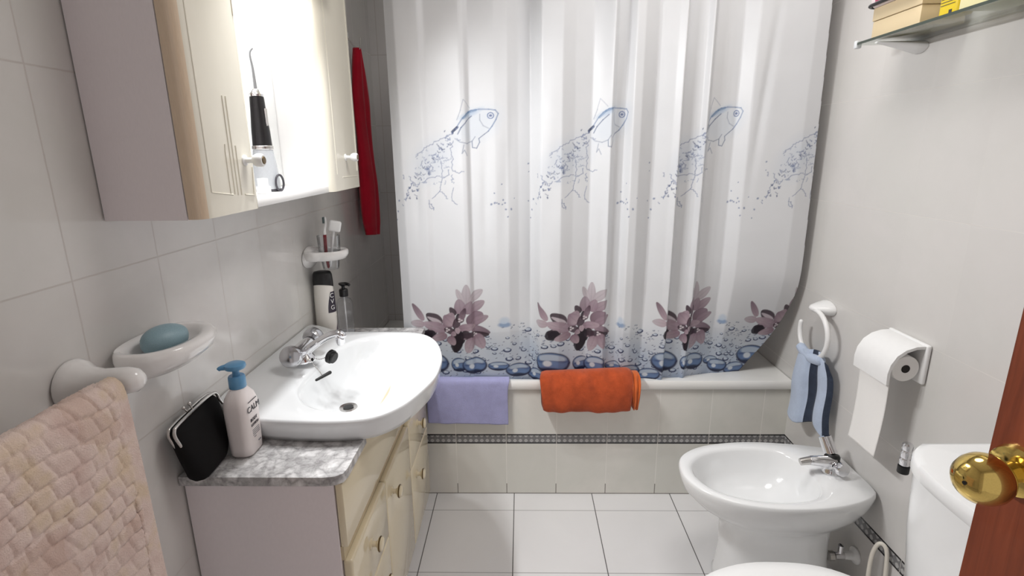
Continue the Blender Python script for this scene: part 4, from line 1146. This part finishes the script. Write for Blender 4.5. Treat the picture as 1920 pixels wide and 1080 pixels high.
# red towel on its hook in the tub alcove
hk = thing('wall_hook', 'small white and metal hook on the left wall holding the red towel', 'hook', (0.0, 0.40, 1.80))
part('hook_plate', box(0.001, 0.008, 0.385, 0.415, 1.765, 1.825, 0.003), M_plast, hk)
part('hook_wire', tube([(0.008, 0.40, 1.80), (0.026, 0.40, 1.775), (0.040, 0.40, 1.758), (0.054, 0.40, 1.762), (0.058, 0.40, 1.800)], 0.0028, 10, 6, roundcap=True), M_steel, hk)
def build_red():
    nz_, na = 120, 72
    P_ = np.zeros((nz_, na, 3))
    zt, zb = 1.765, 1.005
    for i in range(nz_):
        t = i / (nz_ - 1)
        z_ = zt + (zb - zt) * t
        hw = np.interp(t, [0, .03, .10, .25, .45, .7, .93, .96, 1.0], [.010, .018, .040, .074, .084, .080, .074, .060, .056])
        th = np.interp(t, [0, .1, .3, .7, 1.0], [.010, .016, .026, .030, .022])
        for k in range(na):
            a = 2 * pi * k / na
            fold = 1 + 0.22 * cos(a * 5 + 1.0 + 1.2 * t) * min(1, t * 3) + 0.10 * cos(a * 9 + 3 * t)
            yy_ = 0.405 + 0.02 * t + hw * cos(a) + 0.010 * sin(t * 7) * t
            xx_ = 0.040 + th * sin(a) * fold + 0.006 * sin(8 * t + a)
            P_[i, k] = (max(xx_, 0.006), yy_, z_ - 0.006 * cos(a) * t)
    rings = [[tuple(P_[i, k]) for k in range(na)] for i in range(nz_)]
    solo('red_towel', loft(rings), M_red, 'crimson red towel hanging from a hook beside the mirror cabinet', 'towel', (0.04, 0.42, 1.765), angle=180)
build_red()

# ------------------------------------------------------------------ towels on the tub edge
def drape(name, x0, x1, path, th, m, label, wob=0.003, seed=1, ntk=0, shear=0.0):
    Q = catmull([(0, p[0], p[1]) for p in path], 12)
    r_ = np.random.default_rng(seed)
    n = 70
    P_ = np.zeros((len(Q), n, 3))
    ph = r_.uniform(0, 6, 6)
    for i, q in enumerate(Q):
        t = i / (len(Q) - 1)
        for j in range(n):
            u = j / (n - 1)
            w_ = wob * (sin(u * 9 + ph[0] + 2 * t) + 0.6 * sin(u * 21 + ph[1] + 5 * t)) * (0.25 + t)
            P_[i, j] = (x0 + (x1 - x0) * u + shear * t + 0.002 * sin(t * 9 + ph[2]), q.y - abs(w_) * 0.8, q.z + 0.3 * w_ - 0.006 * u * t)
    o = solo(name, grid_bm(P_), m, label, 'towel', (0.5 * (x0 + x1), -0.02, 0.5), angle=180)
    md = o.modifiers.new('thickness', 'SOLIDIFY'); md.thickness = th; md.offset = 0
    return o
drape('lavender_towel', 0.34, 0.652, [(0.004, 0.5105), (-0.008, 0.5115), (-0.020, 0.505), (-0.0235, 0.48), (-0.0245, 0.42), (-0.026, 0.335)], 0.009, M_lav, 'lavender blue towel folded over the tub edge beside the basin', 0.002, 3, shear=-0.008)

def build_orange():
    ot = thing('orange_towel', 'rolled orange towel draped over the middle of the tub edge', 'towel', (0.95, -0.06, 0.40))
    def sec(u, grow=1.0, nse=1.0):
        # closed section in (y,z): draped over the rim, bulging to the front
        zt = 0.548 + 0.014 * u; zb = 0.402 - 0.012 * u * 0.2
        pts = [(0.006, 0.514), (0.004, zt - 0.012), (-0.016, zt - 0.001), (-0.045, zt - 0.006), (-0.076, zt - 0.038), (-0.090, zt - 0.085), (-0.088, zb + 0.022), (-0.074, zb + 0.003), (-0.050, zb), (-0.030, zb + 0.014), (-0.0235, 0.45), (-0.0205, 0.500), (-0.010, 0.508)]
        Q = catmull([(0, p[0], p[1]) for p in pts], 5, True)
        c = Vector((0, -0.045, 0.475))
        return [c + (q - c) * grow for q in Q]
    def body(x0, x1, n, g0, grow_end, name, seed, lab=None, mat=M_orange):
        r_ = np.random.default_rng(seed); ph = r_.uniform(0, 6, 8)
        rings = []
        for i in range(n):
            u = i / (n - 1); x_ = x0 + (x1 - x0) * u
            e_ = min(u, 1 - u) * n
            gr = g0 * (1 - grow_end * max(0, 1 - e_ / 4) ** 2)
            q = sec(u if name == 'towel_roll' else 1.0, gr)
            ring_ = []
            for k, p in enumerate(q):
                front = max(0.0, min(1.0, (-p.y - 0.026) / 0.03))
                a = 2 * pi * k / len(q)
                dsp = front * (0.0035 * sin(u * 13 + a * 2 + ph[0]) + 0.002 * sin(u * 31 - a * 3 + ph[1]))
                xx = x_ + front * 0.012 * (0.475 - p.z) / 0.08 * (1 if u < .5 else -0.6) * (abs(u - .5) * 2) ** 2 * .8
                ring_.append((xx, p.y - dsp, p.z + dsp * 0.7 * (1 if p.z > 0.47 else -.4)))
            rings.append(ring_)
        return part(name, loft(rings), mat, ot, 180, lab)
    body(0.772, 1.108, 60, 1.0, 0.07, 'towel_roll', 5)
    body(1.1095, 1.136, 16, 0.86, 0.03, 'inner_roll', 6, 'inner layer of the roll showing at the end', terry('bright_orange_terry', L(206, 104, 52), 0.1, 30))
build_orange()

# ------------------------------------------------------------------ right wall fittings
rg = thing('towel_ring', 'white open towel ring on the right wall holding the blue hand towel', 'towel ring', (W, -0.165, 0.835))
part('ring_mount', loft([[(W - x_, -0.168 + a_ * cos(2 * pi * k / 32) + 0.02 * min(0, cos(2 * pi * k / 32)) * 0, 0.838 + b_ * sin(2 * pi * k / 32)) for k in range(32)] for x_, a_, b_ in ((0.001, 0.046, 0.024), (0.008, 0.047, 0.024), (0.022, 0.042, 0.02), (0.040, 0.03, 0.015), (0.056, 0.018, 0.011), (0.064, 0.006, 0.005))]), M_plast, rg, 60)
RC = (-0.185, 0.752); RX = W - 0.05
arc = [(RX + 0.0, RC[0] - 0.085 * sin(t), RC[1] + 0.082 * cos(t)) for t in np.linspace(radians(-12), radians(282), 40)]
part('ring_bar', tube(arc, 0.0078, 16, roundcap=True), M_plast, rg, 60)

def build_blue():
    # cross-section path in plan (y, x) with folds; navy back shows in the folds
    zt, zb = 0.698, 0.445
    cp = [(-0.102, 0.010), (-0.116, -0.012), (-0.145, -0.024), (-0.175, -0.026), (-0.192, -0.020), (-0.202, -0.008), (-0.214, 0.004), (-0.228, 0.012), (-0.240, 0.010), (-0.252, 0.003), (-0.268, 0.000), (-0.282, 0.003), (-0.294, 0.012), (-0.304, 0.026)]
    Q = catmull([(p[0], p[1], 0) for p in cp], 10)
    n = len(Q); m = 70
    P_ = np.zeros((m, n, 3))
    for i in range(m):
        t = i / (m - 1)
        for j, q in enumerate(Q):
            u = j / (n - 1)
            cy = -0.19; wd_ = np.interp(t, [0, .2, 1], [0.78, 0.92, 1.0])
            dep = np.interp(t, [0, .12, 1], [0.45, 0.8, 1.05])
            zz = zt + (zb - zt) * t - 0.02 * t * sin(u * 7) + (0.030 * (1 - t) * (-(2 * u - 1) ** 2 + .2)) - 0.025 * t * (u - .35)
            P_[i, j] = (RX + q.y * dep + 0.003 * sin(9 * t + 5 * u), cy + (q.x - cy) * wd_ - 0.004 * t, zz)
    b = grid_bm(P_)
    b.faces.ensure_lookup_table()
    for idx, f_ in enumerate(b.faces):
        j = idx % (n - 1); u = j / (n - 1)
        f_.material_index = 1 if (0.40 < u < 0.575 or u > 0.90) else 0
    o = solo('hand_towel', b, [M_ltblue, M_navy], 'light blue hand towel with navy back hanging in the white towel ring', 'towel', (RX, -0.19, 0.70), angle=180)
    md = o.modifiers.new('thickness', 'SOLIDIFY'); md.thickness = 0.006; md.offset = 0
    # top roll over the ring bar
    tp = tube([(RX - 0.002, -0.122, 0.686), (RX - 0.002, -0.15, 0.676), (RX - 0.002, -0.19, 0.671), (RX - 0.002, -0.235, 0.677), (RX - 0.002, -0.255, 0.685)], [0.0155, 0.0165, 0.017, 0.0165, 0.0145], 18, 6)
    part('folded_top', tp, M_ltblue, o, 180)
build_blue()

ph_ = thing('toilet_roll_holder', 'white plastic hooded toilet roll holder on the right wall', 'toilet roll holder', (W, -0.55, 0.77))
y0, y1 = -0.618, -0.480
part('back_plate', box(W - 0.013, W - 0.001, y0 - 0.006, y1 + 0.006, 0.768, 0.874, 0.005, 3), M_plast, ph_)
hp = [(W - 0.014, 0.870), (W - 0.035, 0.869), (W - 0.060, 0.860), (W - 0.080, 0.844), (W - 0.093, 0.820), (W - 0.0975, 0.795), (W - 0.096, 0.764), (W - 0.090, 0.764), (W - 0.0905, 0.795), (W - 0.086, 0.816), (W - 0.074, 0.838), (W - 0.056, 0.853), (W - 0.034, 0.862), (W - 0.014, 0.863)]
part('hood', prism(hp, 'Y', y0, y1, 0.002, 2), M_plast, ph_, 50)
roll = thing('toilet_roll', 'white toilet paper roll with a hanging sheet inside the hooded holder', 'toilet paper', (W - 0.05, -0.55, 0.80))
rc = (W - 0.0505, 0.808)
part('paper_roll', lathe([(0.011, 0.0), (0.033, 0.0), (0.0345, 0.002), (0.0345, 0.126), (0.033, 0.128), (0.011, 0.128)], (rc[0], y0 + 0.005, rc[1]), (0, 1, 0), 48), M_paper, roll)
part('core', lathe([(0.0108, -0.0006), (0.0108, 0.129), (0.0, 0.129)], (rc[0], y0 + 0.005, rc[1]), (0, 1, 0), 32), M_dark, roll, label='dark open core')
def sheet():
    P_ = np.zeros((40, 24, 3))
    for i in range(40):
        t = i / 39
        for j in range(24):
            u = j / 23
            P_[i, j] = (rc[0] - 0.0362 + 0.004 * sin(t * 3.0) + 0.0015 * sin(u * 5 + t * 4), y0 + 0.006 + 0.117 * u + 0.004 * t, 0.806 - 0.255 * t - 0.004 * u * t)
    return grid_bm(P_)
so = part('hanging_sheet', sheet(), M_paper, roll, 180)
md = so.modifiers.new('thickness', 'SOLIDIFY'); md.thickness = 0.0012; md.offset = 0

# glass shelf with its boxes
gs = thing('glass_shelf', 'glass wall shelf at the top right carrying boxes', 'shelf', (W, -0.65, 1.625))
part('glass_plate', box(1.600, W - 0.002, -1.05, -0.335, 1.622, 1.6285, 0.0012, 2), M_shelfg, gs)
part('front_edge', box(1.5988, 1.6005, -1.05, -0.335, 1.6222, 1.6283), simple('dark_green_glass_edge', L(64, 74, 66), 0.15, noise=0.1, nscale=40), gs, label='dark green polished glass edge')
def bracket(yc):
    rings = []
    for x_, a_, b_ in ((0.001, 0.030, 0.030), (0.008, 0.030, 0.030), (0.03, 0.026, 0.024), (0.06, 0.019, 0.016), (0.09, 0.012, 0.009), (0.115, 0.006, 0.004)):
        rings.append([(W - x_, yc + a_ * cos(2 * pi * k / 28), 1.6205 - b_ * (1 - abs(sin(pi * k / 28)) * 0) * (0.5 - 0.5 * sin(2 * pi * k / 28)) * 1.0) for k in range(28)])
    return loft(rings)
for yc in (-0.395, -0.96):
    part('bracket', bracket(yc), M_plast, gs, 60)
part('end_clip', box(1.597, 1.612, -0.341, -0.327, 1.614, 1.634, 0.003), M_frost, gs)
zb_ = 1.6290
bx = thing('beige_box', 'beige lidded box on the far end of the glass shelf', 'box', (1.66, -0.43, zb_))
part('box_base', box(1.614, 1.716, -0.545, -0.372, zb_, zb_ + 0.042, 0.0015), M_beige, bx)
part('lid', box(1.612, 1.718, -0.547, -0.370, zb_ + 0.043, zb_ + 0.074, 0.0015), M_beige, bx)
pz = zb_ + 0.0745
po = thing('zip_pouch', 'white and red pouch with black trim lying on the beige box', 'pouch', (1.665, -0.46, pz))
part('pouch_body', loft([[(p[0], p[1], pz + z_) for p in rrect(1.654, -0.452, 0.056 * s_, 0.090 * s_, 0.022, 8)] for s_, z_ in ((0.93, 0.0), (1.0, 0.008), (1.0, 0.026), (0.93, 0.034), (0.6, 0.037))]), simple('white_pouch_print', L(232, 218, 220), 0.5, noise=0.04, nscale=50), po, 60)
part('trim', tube([(p[0], p[1], pz + 0.0042) for p in rrect(1.654, -0.452, 0.0575, 0.0915, 0.023, 6)], 0.0040, 10, closed=True), M_black, po, label='black piping')
part('red_print', box(1.5970, 1.5986, -0.43, -0.395, pz + 0.010, pz + 0.026), simple('raspberry_print', L(176, 72, 104), 0.5, noise=0.1, nscale=60), po, label='raspberry red print')
yb = thing('yellow_bottle', 'bright yellow bottle on the glass shelf beside the beige box', 'bottle', (1.634, -0.615, zb_))
part('bottle_body', loft([[(p[0], p[1], zb_ + z_) for p in rrect(1.636, -0.622, 0.020 * s_, 0.030 * s_, 0.012, 8)] for s_, z_ in ((0.93, 0.0), (1.0, 0.004), (1.0, 0.13), (0.8, 0.15))]), M_yel, yb, 50)
bb = bmesh.new()
for z_ in (0.022, 0.028, 0.034, 0.045): box(1.6152, 1.6158, -0.642, -0.602, zb_ + z_, zb_ + z_ + 0.0012, bm=bb)
box(1.6152, 1.6158, -0.636, -0.628, zb_ + 0.003, zb_ + 0.011, bm=bb)
part('label_print', bb, M_ink, yb)
part('cap', lathe([(0.012, 0.151), (0.0125, 0.153), (0.0125, 0.175), (0.0, 0.176)], (1.636, -0.622, zb_), (0, 0, 1), 24), M_plast, yb)
cbx = thing('pale_yellow_carton', 'pale yellow carton on the glass shelf beside the yellow bottle', 'carton', (1.66, -0.72, zb_))
part('carton_body', box(1.612, 1.70, -0.88, -0.660, zb_, zb_ + 0.10, 0.0015), M_crm, cbx)
part('flap', box(1.614, 1.698, -0.878, -0.662, zb_ + 0.1005, zb_ + 0.103, 0.0005), M_crm, cbx)

# ------------------------------------------------------------------ bidet
bi = thing('bidet', 'white porcelain bidet with chrome tap between the tub and the toilet', 'bidet', (1.47, -0.44, 0.0))
bc = (1.44, -0.44)
bo = [(1.190, -0.432), (1.205, -0.365), (1.25, -0.318), (1.32, -0.285), (1.41, -0.268), (1.50, -0.266), (1.60, -0.277), (1.68, -0.295), (1.722, -0.31), (1.727, -0.36), (1.727, -0.44), (1.727, -0.51), (1.716, -0.548), (1.665, -0.578), (1.58, -0.605), (1.48, -0.617), (1.38, -0.612), (1.29, -0.585), (1.225, -0.535), (1.196, -0.480)]
bw = [(1.228, -0.436), (1.240, -0.390), (1.28, -0.345), (1.34, -0.317), (1.41, -0.304), (1.49, -0.306), (1.55, -0.328), (1.582, -0.375), (1.592, -0.44), (1.582, -0.505), (1.55, -0.553), (1.49, -0.577), (1.41, -0.58), (1.34, -0.567), (1.275, -0.535), (1.238, -0.485)]
O = polar_outline(bo, bc, 112); B = polar_outline(bw, (1.42, -0.44), 112)
# align the bowl samples with the outer samples by angle
Cb = np.array((1.42, -0.44)); Cq = np.array(bc)
def bs(P_, s_, c, b_, sy_=None): 
    q = np.array(c) + (P_ - b_) * np.array([s_, sy_ if sy_ else s_]); q[:, 0] = np.minimum(q[:, 0], W - 0.003); return q
zr = 0.395
br = []
def ped(a, b_, cx, p=2.6): return np.array([(q[0], q[1]) for q in superell(cx, -0.44, a, b_, p, 112)])
# superellipse starts at angle 0; polar outline starts at -pi: roll to match
def rollm(P_): return np.roll(P_, 56, axis=0)
for z_, a_, b_, cx in ((0.0, 0.175, 0.115, 1.50), (0.006, 0.178, 0.118, 1.50), (0.02, 0.172, 0.112, 1.50), (0.12, 0.160, 0.100, 1.495), (0.20, 0.160, 0.102, 1.49), (0.245, 0.168, 0.110, 1.485)):
    br.append(ring(rollm(ped(a_, b_, cx)), z_))
br.append(ring(bs(O, .74, (1.47, -.44), Cq, .74), 0.275))
br.append(ring(bs(O, .86, (1.452, -.44), Cq, .87), 0.305))
br.append(ring(bs(O, .955, (1.442, -.44), Cq, .955), 0.340))
br.append(ring(bs(O, .99, (1.44, -.44), Cq, .99), 0.368))
br.append(ring(bs(O, 1.0, bc, Cq), zr - 0.012))
br.append(ring(bs(O, .992, bc, Cq), zr - 0.003))
br.append(ring(bs(O, .978, bc, Cq), zr))
br.append(ring(B * 0.7 + O * 0.3, zr - 0.001))
br.append(ring(bs(B, 1.02, Cb, Cb), zr - 0.004))
for z_, s_ in ((zr - 0.012, .985), (zr - 0.04, .93), (zr - 0.075, .84), (zr - 0.105, .66), (zr - 0.122, .40), (zr - 0.126, .1)):
    br.append(ring(bs(B, s_, (1.42, -.44), Cb), z_))
part('bidet_body', loft(br), M_porc2, bi, 60)
part('drain', lathe([(0.022, 0.0), (0.02, 0.003), (0.0, 0.002)], (1.42, -0.44, zr - 0.1255), (0, 0, 1), 24), M_steel, bi)
part('overflow_slot', tube([(1.5845, -0.402, 0.365), (1.5885, -0.44, 0.366), (1.5845, -0.478, 0.365)], 0.0028, 8, 5), M_dark, bi, label='dark overflow slot')
bt = thing('bidet_tap', 'chrome single lever tap on the back of the bidet', 'tap', (1.635, -0.44, zr))
part('tap_base', lathe([(0.026, 0.0), (0.026, 0.006), (0.022, 0.012), (0.021, 0.03), (0.0, 0.031)], (1.645, -0.44, zr - 0.001), (0, 0, 1), 28), M_chrome, bt)
part('tap_spout', tube([(1.650, -0.44, zr + 0.034), (1.61, -0.44, zr + 0.038), (1.575, -0.44, zr + 0.040)], [0.019, 0.016, 0.013], 20, 4), M_chrome, bt)
part('swivel_jet', tube([(1.580, -0.44, zr + 0.040), (1.562, -0.44, zr + 0.037), (1.548, -0.44, zr + 0.034)], [0.0125, 0.0115, 0.0105], 18), M_steel, bt)
part('tap_cap', lathe([(0.0215, 0.0), (0.022, 0.010), (0.019, 0.016), (0.0, 0.017)], (1.648, -0.432, zr + 0.038), (0.1, 0.25, 1), 26), M_rub, bt, label='dark tap cap')
part('lever', tube([(1.650, -0.420, zr + 0.050), (1.645, -0.405, zr + 0.072), (1.640, -0.392, zr + 0.094)], [0.0195, 0.0185, 0.0185], 24, 3), M_chrome, bt)
part('side_knob', lathe([(0.014, 0.0), (0.019, 0.006), (0.021, 0.018), (0.019, 0.028), (0.0, 0.030)], (1.65, -0.458, zr + 0.03), (0.2, -1, 0.1), 26), M_chrome, bt)

# wall valve below the bidet and the white hose
bv = thing('bidet_stop_valve', 'small chrome stop valve low on the wall under the bidet', 'valve', (W, -0.49, 0.135))
part('valve_flange', lathe([(0.026, 0.001), (0.026, 0.005), (0.014, 0.012), (0.011, 0.04), (0.0, 0.04)], (W, -0.49, 0.135), (-1, 0, 0), 24), M_plast, bv)
part('valve_body', tube([(W - 0.038, -0.49, 0.135), (W - 0.066, -0.49, 0.135)], [0.012, 0.012], 16), M_chrome, bv)
part('valve_knob', lathe([(0.011, 0.0), (0.016, 0.003), (0.016, 0.018), (0.0, 0.020)], (W - 0.067, -0.49, 0.135), (-1, 0, 0), 18), M_steel, bv)
part('valve_outlet', tube([(W - 0.050, -0.49, 0.146), (W - 0.050, -0.49, 0.172)], 0.008, 14), M_chrome, bv)
ho = tube([(1.665, -0.640, 0.004), (1.672, -0.632, 0.12), (1.684, -0.612, 0.225), (1.697, -0.606, 0.268), (1.708, -0.612, 0.280), (1.7155, -0.624, 0.262), (1.717, -0.632, 0.20), (1.716, -0.640, 0.10), (1.712, -0.645, 0.004)], 0.0055, 14, 8)
solo('looped_hose', ho, M_hose, 'thin off white looped hose standing by the wall between bidet and toilet', 'hose', (1.69, -0.63, 0.004))
tv = thing('toilet_stop_valve', 'chrome stop valve with black lower end on the wall beside the toilet tank', 'valve', (W, -0.655, 0.58))
part('valve_flange', lathe([(0.018, 0.001), (0.018, 0.004), (0.009, 0.009), (0.009, 0.03), (0.0, 0.03)], (W, -0.655, 0.585), (-1, 0, 0), 20), M_chrome, tv)
part('valve_body', lathe([(0.010, -0.004), (0.0125, 0.0), (0.0125, 0.016), (0.0105, 0.018), (0.0125, 0.021), (0.0125, 0.038), (0.0105, 0.040), (0.0125, 0.043), (0.0125, 0.056), (0.009, 0.060), (0.0, 0.0605)], (W - 0.040, -0.655, 0.561), (0, 0, 1), 24), M_chrome, tv)
part('lower_end', lathe([(0.013, 0.0), (0.0135, 0.002), (0.0135, 0.019), (0.0, 0.020)], (W - 0.040, -0.655, 0.5365), (0, 0, 1), 24), M_rub, tv, label='black lower end')

# ------------------------------------------------------------------ toilet
to = thing('toilet', 'white toilet with closed lid and tall tank beside the wooden door', 'toilet', (1.42, -1.065, 0.0))
ty = -1.065
def tank_ring(a, x0, z, bulge, n=40):
    # a: half width, x0: flat side start, bulge: bow of the front
    out = []
    for k in range(n + 1):
        t = -1 + 2 * k / n
        y_ = ty + a * t
        edge = abs(t) ** 5
        out.append((x0 - bulge * (1 - t * t) + 0.05 * edge, y_, z))
    out += [(W - 0.004, ty + a, z), (W - 0.004, ty - a, z)]
    return out
part('tank', loft([tank_ring(0.165, 1.535, 0.385, 0.02), tank_ring(0.172, 1.515, 0.42, 0.022), tank_ring(0.180, 1.496, 0.60, 0.022), tank_ring(0.183, 1.489, 0.724, 0.022)]), M_porc2, to, 50)
tl = part('tank_lid', loft([tank_ring(0.184, 1.488, 0.7245, 0.022), tank_ring(0.187, 1.484, 0.728, 0.022), tank_ring(0.187, 1.484, 0.748, 0.022), tank_ring(0.184, 1.488, 0.755, 0.022), tank_ring(0.175, 1.50, 0.757, 0.02), tank_ring(0.08, 1.60, 0.758, 0.01)]), M_porc2, to, 50)
part('flush_button', lathe([(0.022, 0.7585), (0.022, 0.762), (0.018, 0.764), (0.0, 0.7635)], (1.61, ty, 0), (0, 0, 1), 24), M_chrome, tl)
def egg(s_, z, cx=1.25, a=0.235, b=0.197, n=64):
    out = []
    for k in range(n):
        t = 2 * pi * k / n
        c_, s2 = cos(t), sin(t)
        out.append((cx + s_ * (a if c_ < 0 else a * 1.0) * math.copysign(abs(c_) ** (1.0 if c_ < 0 else 0.72), c_), ty + s_ * b * math.copysign(abs(s2) ** 0.9, s2), z))
    return out
part('bowl', loft([egg(0.50, 0.0, 1.36), egg(0.52, 0.01, 1.36), egg(0.50, 0.10, 1.35), egg(0.58, 0.20, 1.33), egg(0.80, 0.31, 1.28), egg(0.95, 0.385, 1.255), egg(0.97, 0.405, 1.25), egg(0.93, 0.41, 1.25)]), M_porc2, to, 60)
part('tank_support', loft([[(1.40, ty - 0.11, 0.0), (W - 0.01, ty - 0.11, 0.0), (W - 0.01, ty + 0.11, 0.0), (1.40, ty + 0.11, 0.0)], [(1.40, ty - 0.13, 0.385), (W - 0.01, ty - 0.13, 0.385), (W - 0.01, ty + 0.13, 0.385), (1.40, ty + 0.13, 0.385)]]), M_porc2, to)
part('seat', loft([egg(0.96, 0.411), egg(1.0, 0.415), egg(1.0, 0.426), egg(0.97, 0.429)]), M_plast, to, 60)
part('seat_lid', loft([egg(0.97, 0.430), egg(1.005, 0.434), egg(1.005, 0.444), egg(0.975, 0.451), egg(0.85, 0.455), egg(0.4, 0.458)]), M_plast, to, 60)
for s_ in (-1, 1):
    part('hinge', tube([(1.478, ty + s_ * 0.06, 0.436), (1.478, ty + s_ * 0.10, 0.436)], 0.010, 14), M_plast, to)
